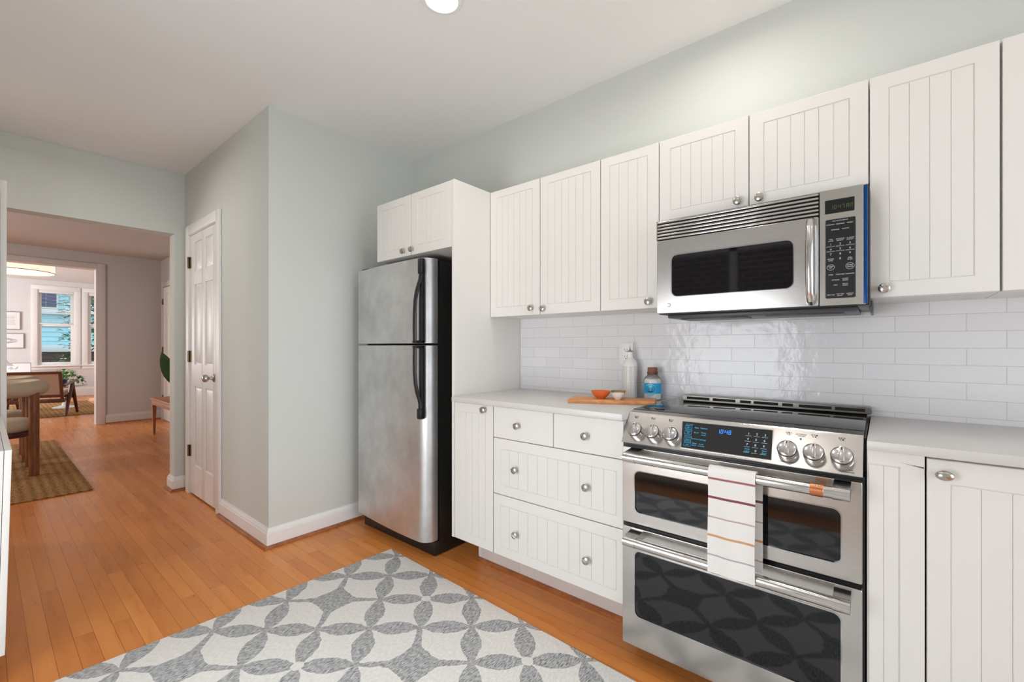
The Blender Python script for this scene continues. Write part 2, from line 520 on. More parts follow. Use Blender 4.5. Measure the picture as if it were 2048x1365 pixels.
class MB:
    def __init__(s):
        s.bm = bmesh.new()

    def _merge(s, tmp, M4=None):
        if M4 is not None:
            bmesh.ops.transform(tmp, matrix=M4, verts=tmp.verts)
        me = bpy.data.meshes.new('tmp')
        tmp.to_mesh(me); tmp.free()
        s.bm.from_mesh(me)
        bpy.data.meshes.remove(me)
        return s

    def box(s, x0, x1, y0, y1, z0, z1, bevel=0, segs=2, M4=None):
        t = bmesh.new()
        bmesh.ops.create_cube(t, size=1)
        for v in t.verts:
            v.co = Vector(((x0+x1)/2+v.co.x*(x1-x0), (y0+y1)/2+v.co.y*(y1-y0), (z0+z1)/2+v.co.z*(z1-z0)))
        if bevel:
            bmesh.ops.bevel(t, geom=t.edges[:], offset=bevel, segments=segs, affect='EDGES', profile=0.5)
        return s._merge(t, M4)

    def lathe(s, prof, n=24, M4=None, cap=True):
        t = bmesh.new()
        rings = []
        for r, z in prof:
            if r < 1e-6:
                rings.append([t.verts.new((0, 0, z))])
            else:
                rings.append([t.verts.new((r*math.cos(2*PI*i/n), r*math.sin(2*PI*i/n), z)) for i in range(n)])
        for a, b in zip(rings, rings[1:]):
            for i in range(n):
                j = (i+1) % n
                if len(a) == 1 and len(b) == 1: continue
                if len(a) == 1: t.faces.new((a[0], b[i], b[j]))
                elif len(b) == 1: t.faces.new((a[i], a[j], b[0]))
                else: t.faces.new((a[i], a[j], b[j], b[i]))
        if cap:
            if len(rings[0]) > 1: t.faces.new(rings[0][::-1])
            if len(rings[-1]) > 1: t.faces.new(rings[-1])
        bmesh.ops.recalc_face_normals(t, faces=t.faces)
        return s._merge(t, M4)

    def tube(s, pts, rad, n=10, M4=None, closed=False, cap=True, flat=None):
        pts = [Vector(p) for p in pts]
        N = len(pts)
        if not hasattr(rad, '__len__'): rad = [rad]*N
        t = bmesh.new()
        rings = []
        prev = None
        for i, p in enumerate(pts):
            if closed:
                d = pts[(i+1) % N]-pts[i-1]
            else:
                d = pts[min(i+1, N-1)]-pts[max(i-1, 0)]
            d.normalize()
            if prev is None:
                up = Vector((0, 0, 1)) if abs(d.z) < 0.9 else Vector((1, 0, 0))
                x = d.cross(up).normalized()
            else:
                x = (prev-d*prev.dot(d)).normalized()
            prev = x
            y = d.cross(x)
            f = flat or 1.0
            rings.append([t.verts.new(p+x*rad[i]*math.cos(2*PI*k/n)+y*rad[i]*f*math.sin(2*PI*k/n)) for k in range(n)])
        pairs = list(zip(rings, rings[1:]))
        if closed: pairs.append((rings[-1], rings[0]))
        for a, b in pairs:
            for k in range(n):
                j = (k+1) % n
                t.faces.new((a[k], a[j], b[j], b[k]))
        if cap and not closed:
            t.faces.new(rings[0][::-1]); t.faces.new(rings[-1])
        bmesh.ops.recalc_face_normals(t, faces=t.faces)
        return s._merge(t, M4)

    def prism(s, poly, h0, h1, M4=None, bevel=0, segs=2):
        """polygon in local xy pulled along local z"""
        t = bmesh.new()
        a = [t.verts.new((x, y, h0)) for x, y in poly]
        b = [t.verts.new((x, y, h1)) for x, y in poly]
        n = len(poly)
        t.faces.new(a[::-1]); t.faces.new(b)
        for i in range(n):
            j = (i+1) % n
            t.faces.new((a[i], a[j], b[j], b[i]))
        bmesh.ops.recalc_face_normals(t, faces=t.faces)
        if bevel:
            bmesh.ops.bevel(t, geom=t.edges[:], offset=bevel, segments=segs, affect='EDGES', profile=0.5)
        return s._merge(t, M4)

    def ring(s, outer, inner, h0, h1, M4=None):
        """frame between two loops with the same number of points, in local xy"""
        t = bmesh.new()
        n = len(outer)
        L = [[t.verts.new((x, y, h)) for x, y in lp] for lp, h in ((outer, h0), (outer, h1), (inner, h1), (inner, h0))]
        for k in range(4):
            A, B = L[k], L[(k+1) % 4]
            for i in range(n):
                j = (i+1) % n
                t.faces.new((A[i], A[j], B[j], B[i]))
        bmesh.ops.recalc_face_normals(t, faces=t.faces)
        return s._merge(t, M4)

    def ellipsoid(s, c, r, u=20, v=12, M4=None):
        t = bmesh.new()
        bmesh.ops.create_uvsphere(t, u_segments=u, v_segments=v, radius=1)
        for q in t.verts:
            q.co = Vector((c[0]+q.co.x*r[0], c[1]+q.co.y*r[1], c[2]+q.co.z*r[2]))
        return s._merge(t, M4)

    def quad(s, *pts):
        vs = [s.bm.verts.new(p) for p in pts]
        s.bm.faces.new(vs)
        return s

    def grid(s, f, nu, nv, M4=None, thick=0):
        t = bmesh.new()
        V = [[t.verts.new(f(i/nu, j/nv)) for j in range(nv+1)] for i in range(nu+1)]
        for i in range(nu):
            for j in range(nv):
                t.faces.new((V[i][j], V[i+1][j], V[i+1][j+1], V[i][j+1]))
        if thick:
            bmesh.ops.recalc_face_normals(t, faces=t.faces)
            bmesh.ops.solidify(t, geom=t.faces[:], thickness=thick)
        return s._merge(t, M4)

    def text(s, items, M4):
        """items: (string, x, y, size[, align]) in local xy, flat letters"""
        for it in items:
            st, x, y, size = it[:4]
            al = it[4] if len(it) > 4 else 'CENTER'
            cu = bpy.data.curves.new('t', 'FONT')
            cu.body = st; cu.size = size; cu.align_x = al; cu.align_y = 'CENTER'
            cu.extrude = 0.00015
            cu.resolution_u = 3
            ob = bpy.data.objects.new('t', cu)
            COL.objects.link(ob)
            dg = bpy.context.evaluated_depsgraph_get()
            me = bpy.data.meshes.new_from_object(ob.evaluated_get(dg))
            me.transform(M4 @ Matrix.Translation((x, y, 0.0002)))
            s.bm.from_mesh(me)
            bpy.data.objects.remove(ob); bpy.data.curves.remove(cu); bpy.data.meshes.remove(me)
        return s


BASE = {}


def face_x(x, y, z, tilt=0.0):
    """local x -> -Y, local y -> up, local z -> towards -X (out of a front facing the kitchen)"""
    return Matrix.Translation((x, y, z)) @ Matrix.Rotation(tilt, 4, 'Y') @ Matrix(((0, 0, -1, 0), (-1, 0, 0, 0), (0, 1, 0, 0), (0, 0, 0, 1)))


def setp(o, label=None, cat=None, group=None, kind=None):
    if label: o['label'] = label
    if cat: o['category'] = cat
    if group: o['group'] = group
    if kind: o['kind'] = kind
    return o


def thing(name, label, cat, loc=(0, 0, 0), group=None, kind=None):
    o = bpy.data.objects.new(name, None)
    o.empty_display_size = 0.05
    COL.objects.link(o)
    o.location = loc
    BASE[o] = Vector(loc)
    return setp(o, label, cat, group, kind)


def build(name, mb, mat, parent=None, label=None, cat=None, group=None, kind=None, origin=None, sharp=0.5, bevel=0):
    bm = mb.bm
    for f in bm.faces: f.smooth = True
    for e in bm.edges:
        if len(e.link_faces) == 2:
            if e.calc_face_angle(0) > sharp: e.smooth = False
    me = bpy.data.meshes.new(name)
    if origin is None:
        xs = [v.co for v in bm.verts]
        mn = Vector((min(c.x for c in xs), min(c.y for c in xs), min(c.z for c in xs)))
        mx = Vector((max(c.x for c in xs), max(c.y for c in xs), max(c.z for c in xs)))
        origin = Vector(((mn.x+mx.x)/2, (mn.y+mx.y)/2, mn.z))
    origin = Vector(origin)
    bmesh.ops.translate(bm, vec=-origin, verts=bm.verts)
    bm.to_mesh(me); bm.free()
    mats = mat if isinstance(mat, (list, tuple)) else [mat]
    for m_ in mats: me.materials.append(m_)
    o = bpy.data.objects.new(name, me)
    COL.objects.link(o)
    BASE[o] = origin
    if parent is not None:
        o.parent = parent
        o.location = origin-BASE[parent]
    else:
        o.location = origin
    if bevel:
        b = o.modifiers.new('bevel', 'BEVEL'); b.width = bevel; b.segments = 2; b.limit_method = 'ANGLE'; b.angle_limit = 0.5; b.harden_normals = True
    return setp(o, label, cat, group, kind)


def twin(o, at, parent):
    """another part with the same mesh, its origin at a given point"""
    c = o.copy()
    COL.objects.link(c)
    c.parent = parent
    BASE[c] = Vector(at)
    c.location = BASE[c]-BASE[parent]
    return c


def copy_thing(root, loc, rz=None, label=None):
    r = root.copy(); COL.objects.link(r); r.location = loc
    if rz is not None: r.rotation_euler = (0, 0, rz)
    if label: r['label'] = label
    for ch in list(root.children):
        c = ch.copy(); COL.objects.link(c); c.parent = r
        for g in ch.children:
            d = g.copy(); COL.objects.link(d); d.parent = c
    return r


def rrect(x0, x1, y0, y1, r, n=5):
    p = []
    for cx, cy, a0 in ((x1-r, y1-r, 0), (x0+r, y1-r, 90), (x0+r, y0+r, 180), (x1-r, y0+r, 270)):
        for i in range(n+1):
            a = math.radians(a0+90*i/n)
            p.append((cx+r*math.cos(a), cy+r*math.sin(a)))
    return p


def structure(name, mb, mat, parent=None, **k):
    return build(name, mb, mat, parent, kind='structure' if parent is None else None, sharp=0.5, **k)


# ------------------------------------------------------------------ room shell
XW, YF, XD, YH, CEIL = 2.062, 2.7786, 1.0477, 4.463, 2.575
YD, YL, XR = 9.128, 14.862, 1.83
structure('floor', MB().box(-2.6, 3.6, -2.1, 14.95, -0.1, 0), M['floor'], origin=(0, 0, 0))
structure('ceiling', MB().box(-0.75, 2.25, -2.15, 4.46, CEIL, CEIL+0.1), M['ceiling'])
structure('ceiling_dining', MB().box(-2.6, 2.0, 4.604, 9.127, 2.56, 2.66), M['dining_paint'])
structure('ceiling_living', MB().box(-2.6, 3.6, 9.27, 14.86, 2.68, 2.78), M['living_paint'])
structure('wall_right', MB().box(XW, XW+0.12, -2.1, 4.46, 0, CEIL), M['paint'])
structure('wall_end', MB().box(XD, XW, YF, YF+0.1, 0, CEIL, 0), M['paint'])
DY0, DY1, DZ = 3.65, 4.30, 2.055
structure('wall_closet', MB().box(XD, XD+0.1, YF+0.1, DY0, 0, CEIL).box(XD, XD+0.1, DY1, YH, 0, CEIL).box(XD, XD+0.1, DY0, DY1, DZ, CEIL), M['paint'])
structure('wall_hall', MB().box(0.98, XW+0.1, YH, YH+0.14, 0, CEIL+.1).box(-2.6, 0.98, YH, YH+0.14, 2.083, CEIL+.1).box(-2.6, -0.62, YH, YH+0.14, 0, 2.083), M['paint'])
SW0, SW1, SZ0, SZ1 = 0.30, 1.70, 0.12, 2.05
structure('wall_left', MB().box(-0.74, -0.62, -2.1, SW0, 0, CEIL).box(-0.74, -0.62, SW1, YH, 0, CEIL).box(-0.74, -0.62, SW0, SW1, 0, SZ0).box(-0.74, -0.62, SW0, SW1, SZ1, CEIL), M['paint'])
structure('wall_rear', MB().box(-0.62, -0.1, -2.1, -2.0, 0, CEIL).box(1.5, XW, -2.1, -2.0, 0, CEIL).box(-0.1, 1.5, -2.1, -2.0, 2.2, CEIL), M['paint'])
structure('wall_dining_left', MB().box(-2.6, -2.5, 4.604, 9.127, 0, 2.56), M['dining_paint'])
structure('wall_dining_right', MB().box(XR, XR+0.12, 4.604, 9.127, 0, 2.56), M['dining_paint'])
structure('wall_dining_far', MB().box(1.085, 3.6, YD, YD+0.14, 0, 2.78).box(-2.6, 1.085, YD, YD+0.14, 2.335, 2.78).box(-2.6, -1.3, YD, YD+0.14, 0, 2.335), M['dining_paint'])
structure('wall_living_left', MB().box(-2.6, -2.5, 9.27, YL, 0, 2.68), M['living_paint'])
structure('wall_living_right', MB().box(3.5, 3.6, 9.27, YL, 0, 2.68), M['living_paint'])
# window wall of the living room with two openings
W1 = (0.795, 1.385, 0.735, 2.46)
W2 = (1.60, 2.19, 0.735, 2.46)
f = MB()
f.box(-2.6, W1[0], YL, YL+0.16, 0, 2.78).box(W1[1], W2[0], YL, YL+0.16, 0, 2.78).box(W2[1], 3.6, YL, YL+0.16, 0, 2.78)
for q in (W1, W2):
    f.box(q[0], q[1], YL, YL+0.16, 0, q[2]).box(q[0], q[1], YL, YL+0.16, q[3], 2.78)
structure('wall_living_windows', f, M['living_paint'])

# tiled splashback
structure('trim_splashback', MB().box(XW-0.009, XW, -2.0, 1.7115, 0.905, 1.345), M['tile'])


def base_profile(h):
    return [(0, 0), (0.016, 0), (0.016, h*0.74), (0.013, h*0.76), (0.013, h*0.82), (0.010, h*0.88), (0.006, h*0.93), (0.005, h), (0, h)]


def skirting(name, p0, p1, out, h, mat, m0=0, m1=0):
    """baseboard along p0->p1 (xy), sticking out towards 'out'; m0/m1 extend the ends with depth for mitres"""
    p0, p1, out = Vector((*p0, 0)), Vector((*p1, 0)), Vector((*out, 0))
    d = (p1-p0).normalized()
    prof = base_profile(h) if not isinstance(h, list) else h
    mb = MB()
    A = [mb.bm.verts.new(p0+out*x-d*(x*m0)+Vector((0, 0, z))) for x, z in prof]
    B = [mb.bm.verts.new(p1+out*x+d*(x*m1)+Vector((0, 0, z))) for x, z in prof]
    n = len(prof)
    mb.bm.faces.new(A); mb.bm.faces.new(B[::-1])
    for i in range(n):
        j = (i+1) % n
        mb.bm.faces.new((A[i], B[i], B[j], A[j]))
    bmesh.ops.recalc_face_normals(mb.bm, faces=mb.bm.faces)
    return structure(name, mb, mat)


BH = 0.115
skirting('baseboard_end', (XD, YF), (XW, YF), (0, -1), BH, M['trim'], 1, 0)
skirting('baseboard_closet', (XD, YF), (XD, 3.575), (-1, 0), BH, M['trim'], 1, 0)
skirting('baseboard_hall', (0.98, YH), (XD, YH), (0, -1), BH, M['trim'], 1, 0)
skirting('baseboard_jamb', (0.98, YH), (0.98, YH+0.14), (-1, 0), BH, M['trim'], 1, 1)
Q = [(0.016, 0), (0.034, 0), (0.033, 0.008), (0.028, 0.015), (0.016, 0.019)]
skirting('trim_shoe_end', (XD, YF), (XW, YF), (0, -1), Q, M['shoe'], 1, 0)
skirting('trim_shoe_closet', (XD, YF), (XD, 3.575), (-1, 0), Q, M['shoe'], 1, 0)
skirting('trim_shoe_hall', (0.98, YH), (XD, YH), (0, -1), Q, M['shoe'], 1, 0)
skirting('trim_shoe_jamb', (0.98, YH), (0.98, YH+0.14), (-1, 0), Q, M['shoe'], 1, 1)
skirting('baseboard_dining', (1.175, YD), (XR, YD), (0, -1), 0.14, M['dining_trim'])
skirting('trim_shoe_dining', (1.175, YD), (XR, YD), (0, -1), Q, M['shoe'])
skirting('baseboard_living', (-2.5, YL), (3.5, YL), (0, -1), 0.2, M['trim'])

# cased opening to the living room
cs = MB()
cs.box(1.085, 1.172, YD-0.02, YD, 0, 2.405, 0.004).box(-1.39, 1.085, YD-0.02, YD, 2.335, 2.405, 0.004)
cs.box(1.07, 1.0845, YD-0.018, YD+0.16, 0, 2.32).box(-1.3, 1.0845, YD-0.018, YD+0.16, 2.32, 2.3345)
structure('trim_living_opening', cs, M['dining_trim'])

# ------------------------------------------------------------------ closet door and its casing
cs = MB()
cx = XD
cs.box(cx-0.018, cx, DY0-0.075, DY0, 0, DZ+0.075, 0.004)
cs.box(cx-0.018, cx, DY1, DY1+0.075, 0, DZ+0.075, 0.004)
cs.box(cx-0.018, cx, DY0, DY1, DZ, DZ+0.075, 0.004)
cs.box(cx-0.006, cx+0.09, DY1-0.004, DY1+0.002, 0, DZ).box(cx-0.006, cx+0.09, DY0-0.002, DY0+0.004, 0, DZ).box(cx-0.006, cx+0.09, DY0, DY1, DZ-0.004, DZ+0.002)
structure('trim_closet_door', cs, M['trim'])


def panel_door(name, x, y0, y1, z0, z1, rows, t=0.035):
    root = thing(name, None, None, (x, (y0+y1)/2, z0), kind='structure')
    W = y1-y0
    st = 0.1
    cols = [(y0+st, y0+W/2-0.04), (y0+W/2+0.04, y1-st)]
    mb = MB().box(x+0.009, x+t, y0, y1, z0, z1)
    zs = [z0]+[q for r in rows for q in r]+[z1]
    fr = MB()
    mb.box(x, x+0.01, y0, y0+st, z0, z1, 0.001).box(x, x+0.01, y1-st, y1, z0, z1, 0.001).box(x, x+0.01, y0+W/2-0.04, y0+W/2+0.04, z0, z1, 0.001)
    for i in range(0, len(zs), 2):
        for a, b in ((y0+st, y0+W/2-0.04), (y0+W/2+0.04, y1-st)):
            mb.box(x, x+0.01, a, b, zs[i], zs[i+1])
    build('door_leaf', mb, M['trim'], root)
    for (za, zb) in rows:
        for (a, b) in cols:
            p = MB()
            i, k = 0.012, 0.03
            lo = [(a+i, za+i), (b-i, za+i), (b-i, zb-i), (a+i, zb-i)]
            hi = [(a+k, za+k), (b-k, za+k), (b-k, zb-k), (a+k, zb-k)]
            L = [p.bm.verts.new((x+0.0095, yy, zz)) for yy, zz in lo]
            H = [p.bm.verts.new((x+0.002, yy, zz)) for yy, zz in hi]
            p.bm.faces.new(H)
            for q in range(4): p.bm.faces.new((L[q], L[(q+1) % 4], H[(q+1) % 4], H[q]))
            bmesh.ops.recalc_face_normals(p.bm, faces=p.bm.faces)
            build('panel', p, M['trim'], root)
    return root


door = panel_door('door_1', XD-0.002, DY0+0.004, DY1-0.004, 0.012, DZ-0.006, [(0.235, 0.86), (1.03, 1.655), (1.755, 1.985)])
kx = XD-0.002
kb = MB()
Mk = face_x(kx, 3.722, 0.945)
kb.lathe([(0.030, 0), (0.030, 0.004), (0.024, 0.009), (0.013, 0.013), (0.011, 0.030), (0.014, 0.036), (0.024, 0.042), (0.028, 0.053), (0.026, 0.064), (0.016, 0.072), (0, 0.074)], 24, Mk)
build('door_knob', kb, M['nickel'], door, label='satin metal knob')
for hz in (1.837, 1.092, 0.344):
    hb = MB().tube([(kx-0.012, DY1-0.001, hz-0.045), (kx-0.012, DY1-0.001, hz+0.045)], 0.0075, 10)
    hb.box(kx-0.006, kx+0.001, DY1-0.022, DY1+0.02, hz-0.044, hz+0.044)
    build('hinge', hb, M['brass'], door, label='aged brass hinge')

# door on the right wall of the dining room
d2 = panel_door('door_2', XR-0.012, 8.12, 8.93, 0.01, 2.10, [(0.25, 0.9), (1.05, 1.65), (1.78, 2.0)])
for hz in (1.88, 1.116, 0.35):
    build('hinge', MB().box(XR-0.026, XR-0.01, 8.92, 8.955, hz-0.045, hz+0.045), M['brass'], d2)
cs = MB().box(XR-0.02, XR, 8.94, 9.02, 0, 2.19, 0.004).box(XR-0.02, XR, 8.03, 8.11, 0, 2.19, 0.004).box(XR-0.02, XR, 8.11, 8.94, 2.11, 2.19, 0.004)
structure('trim_dining_door', cs, M['dining_trim'])


# ------------------------------------------------------------------ windows
def sash_window(name, q, y, wall_t, facing='Y'):
    x0, x1, z0, z1 = q
    root = thing(name, None, None, ((x0+x1)/2, y, z0), kind='structure')
    zm = (z0+z1)/2+0.05
    c = MB()
    c.box(x0-0.095, x0, y-0.02, y, z0, z1, 0.004).box(x1, x1+0.095, y-0.02, y, z0, z1, 0.004).box(x0-0.095, x1+0.095, y-0.022, y, z1, z1+0.1, 0.004)
    c.box(x0, x0+0.02, y, y+wall_t, z0, z1).box(x1-0.02, x1, y, y+wall_t, z0, z1).box(x0+0.02, x1-0.02, y, y+wall_t, z1-0.02, z1).box(x0+0.02, x1-0.02, y, y+wall_t, z0, z0+0.012)
    build('window_frame', c, M['trim'], root)
    build('window_sill', MB().box(x0-0.11, x1+0.11, y-0.06, y+0.02, z0-0.03, z0, 0.005).box(x0-0.095, x1+0.095, y-0.018, y, z0-0.10, z0-0.03, 0.003), M['trim'], root)
    for nm, a, b, yy in (('upper_sash', zm-0.03, z1-0.02, y+0.075), ('lower_sash', z0+0.012, zm+0.03, y+0.035)):
        s = MB()
        e = 0.045
        s.box(x0+0.02, x0+0.02+e, yy, yy+0.035, a, b, 0.003).box(x1-0.02-e, x1-0.02, yy, yy+0.035, a, b, 0.003)
        s.box(x0+0.02+e, x1-0.02-e, yy, yy+0.035, b-0.05, b, 0.003).box(x0+0.02+e, x1-0.02-e, yy, yy+0.035, a, a+0.055, 0.003)
        so = build(nm, s, M['trim'], root)
        build('pane', MB().box(x0+0.06, x1-0.06, yy+0.015, yy+0.019, a+0.05, b-0.045), M['pane'], so)
    return root


sash_window('window_1', W1, YL, 0.16)
sash_window('window_2', W2, YL, 0.16)


def blind(q, y, label):
    x0, x1, z0, z1 = q
    zb = (z0+z1)/2+0.09
    root = thing('venetian_blind', label, 'blind', ((x0+x1)/2, y, zb), group='blinds in the living room windows')
    build('headrail', MB().box(x0+0.022, x1-0.022, y-0.02, y+0.028, z1-0.07, z1-0.022, 0.004), M['white'], root)
    n = 24
    sl = MB()
    for i in range(n):
        z = zb+0.025+(z1-0.085-zb-0.03)*i/(n-1)
        sl.box(x0+0.026, x1-0.026, y-0.010, y+0.014, z, z+0.0016)
    build('slats', sl, M['white'], root)
    build('bottom_rail', MB().box(x0+0.024, x1-0.024, y-0.012, y+0.016, zb-0.004, zb+0.014, 0.003), M['white'], root)
    cdm = MB()
    for xx in (x0+0.13, x1-0.13): cdm.tube([(xx, y-0.011, zb), (xx, y-0.011, z1-0.03)], 0.0012, 6)
    build('cord', cdm, M['white'], root)


blind(W1, YL+0.012, 'white slatted blind half lowered in the full living room window')
blind(W2, YL+0.012, 'white slatted blind in the window partly cut off by the opening')

# unseen side window stretched into a door, rear door added, both for fill
s = thing('unseen_side_door', None, None, (-0.66, 1.0, SZ0), kind='structure')
fr = MB()
for a, b in ((SW0, SW0+0.06), (SW1-0.06, SW1), (0.97, 1.03)): fr.box(-0.70, -0.66, a, b, SZ0, SZ1)
fr.box(-0.70, -0.66, SW0, SW1, SZ0, SZ0+0.06).box(-0.70, -0.66, SW0, SW1, SZ1-0.06, SZ1)
fr.box(-0.62, -0.60, SW0-0.08, SW0, SZ0-0.08, SZ1+0.08).box(-0.62, -0.60, SW1, SW1+0.08, SZ0-0.08, SZ1+0.08).box(-0.62, -0.60, SW0, SW1, SZ1, SZ1+0.08).box(-0.62, -0.58, SW0, SW1, SZ0-0.08, SZ0)
build('door_frame', fr, M['trim'], s)
build('pane', MB().box(-0.682, -0.678, SW0+.05, SW1-.05, SZ0+.05, SZ1-.05), M['pane'], s)
s = thing('door_3', None, None, (0.7, -2.05, 0), kind='structure')
fr = MB()
for a, b in ((-0.1, 0.0), (0.65, 0.75), (1.4, 1.5)): fr.box(a, b, -2.09, -2.03, 0, 2.2)
fr.box(-0.1, 1.5, -2.09, -2.03, 2.1, 2.2).box(-0.1, 1.5, -2.09, -2.03, 0, 0.25)
build('door_frame', fr, M['trim'], s)
build('pane', MB().box(-0.02, 1.42, -2.062, -2.058, 0.24, 2.12), M['pane'], s)

# ------------------------------------------------------------------ kitchen cabinets
XB, XU = 1.523, 1.79                       # faces of base and wall cabinet doors
KN = None


def knob_mesh():
    mb = MB().lathe([(0.0075, 0), (0.0060, 0.004), (0.0055, 0.011), (0.009, 0.014), (0.0150, 0.017), (0.0158, 0.020), (0.0150, 0.0235), (0.011, 0.026), (0, 0.0272)], 22, face_x(0, 0, 0))
    # two fine turned lines across the knob face
    for dz in (-0.005, 0.004):
        mb.tube([(-0.0262, -0.011+dz, -0.008), (-0.0272, dz*1.1, 0.0), (-0.0262, 0.011+dz, 0.008)], 0.0008, 6)
    return mb


def knob(parent, x, y, z):
    global KN
    if KN is None:
        KN = build('knob', knob_mesh(), M['nickel'], parent, label='satin metal knob', origin=(0, 0, 0))
        BASE[KN] = Vector((x, y, z)); KN.location = BASE[KN]-BASE[parent]
        return KN
    return twin(KN, (x, y, z), parent)


def slab_front(mb, xf, y0, y1, z0, z1, t=0.018, c=0.0018):
    """plain front with eased edges"""
    mb.box(xf+c, xf+t, y0, y1, z0, z1)
    Mx = face_x(xf, 0, 0)
    lo = [(-y1, z0), (-y0, z0), (-y0, z1), (-y1, z1)]
    hi = [(-y1+c, z0+c), (-y0-c, z0+c), (-y0-c, z1-c), (-y1+c, z1-c)]
    t_ = bmesh.new()
    L = [t_.verts.new((*p, -c)) for p in lo]
    Hh = [t_.verts.new((*p, 0)) for p in hi]
    t_.faces.new(Hh)
    for i in range(4): t_.faces.new((L[i], L[(i+1) % 4], Hh[(i+1) % 4], Hh[i]))
    bmesh.ops.recalc_face_normals(t_, faces=t_.faces)
    mb._merge(t_, Mx)


def bead_front(mb, xf, y0, y1, z0, z1, panel, pitch=0.05, t=0.018, c=0.0018, n=None):
    """front with a tongue-and-groove field sunk inside a flat frame"""
    py0, py1, pz0, pz1 = panel
    d = 0.0030
    mb.box(xf+d, xf+t, y0, y1, z0, z1)
    loops = [([(-y1, z0), (-y0, z0), (-y0, z1), (-y1, z1)], -d-0.001),
             ([(-y1, z0), (-y0, z0), (-y0, z1), (-y1, z1)], -c),
             ([(-y1+c, z0+c), (-y0-c, z0+c), (-y0-c, z1-c), (-y1+c, z1-c)], 0),
             ([(-py1, pz0), (-py0, pz0), (-py0, pz1), (-py1, pz1)], 0),
             ([(-py1+.0022, pz0+.0022), (-py0-.0022, pz0+.0022), (-py0-.0022, pz1-.0022), (-py1+.0022, pz1-.0022)], -d-0.001)]
    t_ = bmesh.new()
    V = [[t_.verts.new((*p, h)) for p in lp] for lp, h in loops]
    for a, b in zip(V, V[1:]):
        for i in range(4): t_.faces.new((a[i], a[(i+1) % 4], b[(i+1) % 4], b[i]))
    bmesh.ops.recalc_face_normals(t_, faces=t_.faces)
    # make sure the frame face looks outwards
    fr_ = max(t_.faces, key=lambda f: f.calc_area())
    if fr_.normal.z < 0: bmesh.ops.reverse_faces(t_, faces=t_.faces)
    mb._merge(t_, face_x(xf, 0, 0))
    n = n or max(2, round((py1-py0)/pitch))
    a0, a1 = py0+0.0032, py1-0.0032
    wd = (a1-a0)/n
    for i in range(n):
        mb.box(xf+0.0008, xf+d+0.001, a0+i*wd+(0.0005 if i else 0), a0+(i+1)*wd-(0.0005 if i < n-1 else 0), pz0+0.0032, pz1-0.0032, 0.0009, 1)


G = 0.0015


def door_front(root, xf, y0, y1, z0, z1, panel, kn=None, pitch=0.05, name='door', n=None):
    mb = MB()
    bead_front(mb, xf, y0+G, y1-G, z0+G, z1-G, panel, pitch, n=n)
    d = build(name, mb, M['cab'], root)
    if kn:
        for (ky, kz) in (kn if isinstance(kn, list) else [kn]): knob(d, xf, ky, kz)
    return d


UZ0, UZ1 = 1.3354, 2.0346


def carcass(root, x0, y0, y1, z0, z1, name='carcass'):
    return build(name, MB().box(x0, XW-0.001, y0, y1, z0, z1, 0.001, 1), M['cab'], root)


# over the refrigerator
r = thing('wall_cabinet', 'white two-door cabinet mounted above the refrigerator', 'cabinet', (1.8, 2.075, 1.687))
carcass(r, XB+0.019, 1.732, 2.416, 1.689, 2.033)
door_front(r, XB, 2.0752, 2.416, 1.687, 2.0345, (2.135, 2.375, 1.735, 1.99), (2.1362, 1.7148), 0.04)
door_front(r, XB, 1.732, 2.0752, 1.687, 2.0345, (1.79, 2.015, 1.735, 1.99), (2.0568, 1.7154), 0.04)
# tall panel beside the refrigerator
p = MB().box(XB, XW-0.001, 1.7130, 1.7310, 0.191, 2.0346, 0.001, 1).box(1.718, XW-0.001, 1.7130, 1.7310, 0.001, 0.192)
setp(build('refrigerator_side_panel', p, M['cab']), 'tall plain white panel between the refrigerator and the wall cabinets', 'panel')
# double-door wall cabinet
r = thing('wall_cabinet', 'white two-door wall cabinet against the tall refrigerator panel', 'cabinet', (1.93, 1.36, UZ0), group='beadboard wall cabinets')
carcass(r, XU+0.019, 1.0135, 1.7120, UZ0, UZ1)
door_front(r, XU, 1.3632, 1.7120, UZ0-0.002, UZ1, (1.4118, 1.6676, 1.385, 1.994), (1.4145, 1.3694), n=6)
door_front(r, XU, 1.0129, 1.3632, UZ0-0.002, UZ1, (1.0616, 1.3169, 1.384, 1.995), (1.3369, 1.3627), n=6)
# single narrow wall cabinet
r = thing('wall_cabinet', 'narrow white single-door wall cabinet just left of the microwave', 'cabinet', (1.93, 0.87, UZ0), group='beadboard wall cabinets')
carcass(r, XU+0.019, 0.7335, 1.0125, UZ0, UZ1)
door_front(r, XU, 0.733, 1.0129, UZ0-0.002, UZ1, (0.783, 0.967, 1.383, 1.993), (0.7748, 1.3626), n=4)
# over the microwave
r = thing('wall_cabinet', 'short white two-door wall cabinet directly above the microwave', 'cabinet', (1.93, 0.38, 1.694), group='beadboard wall cabinets')
carcass(r, XU+0.019, 0.0335, 0.7325, 1.696, UZ1)
door_front(r, XU, 0.3866, 0.733, 1.694, UZ1, (0.4335, 0.686, 1.734, 1.993), (0.4224, 1.7172), n=6)
door_front(r, XU, 0.0335, 0.3866, 1.694, UZ1, (0.0828, 0.3385, 1.732, 1.990), (0.3493, 1.715), n=6)
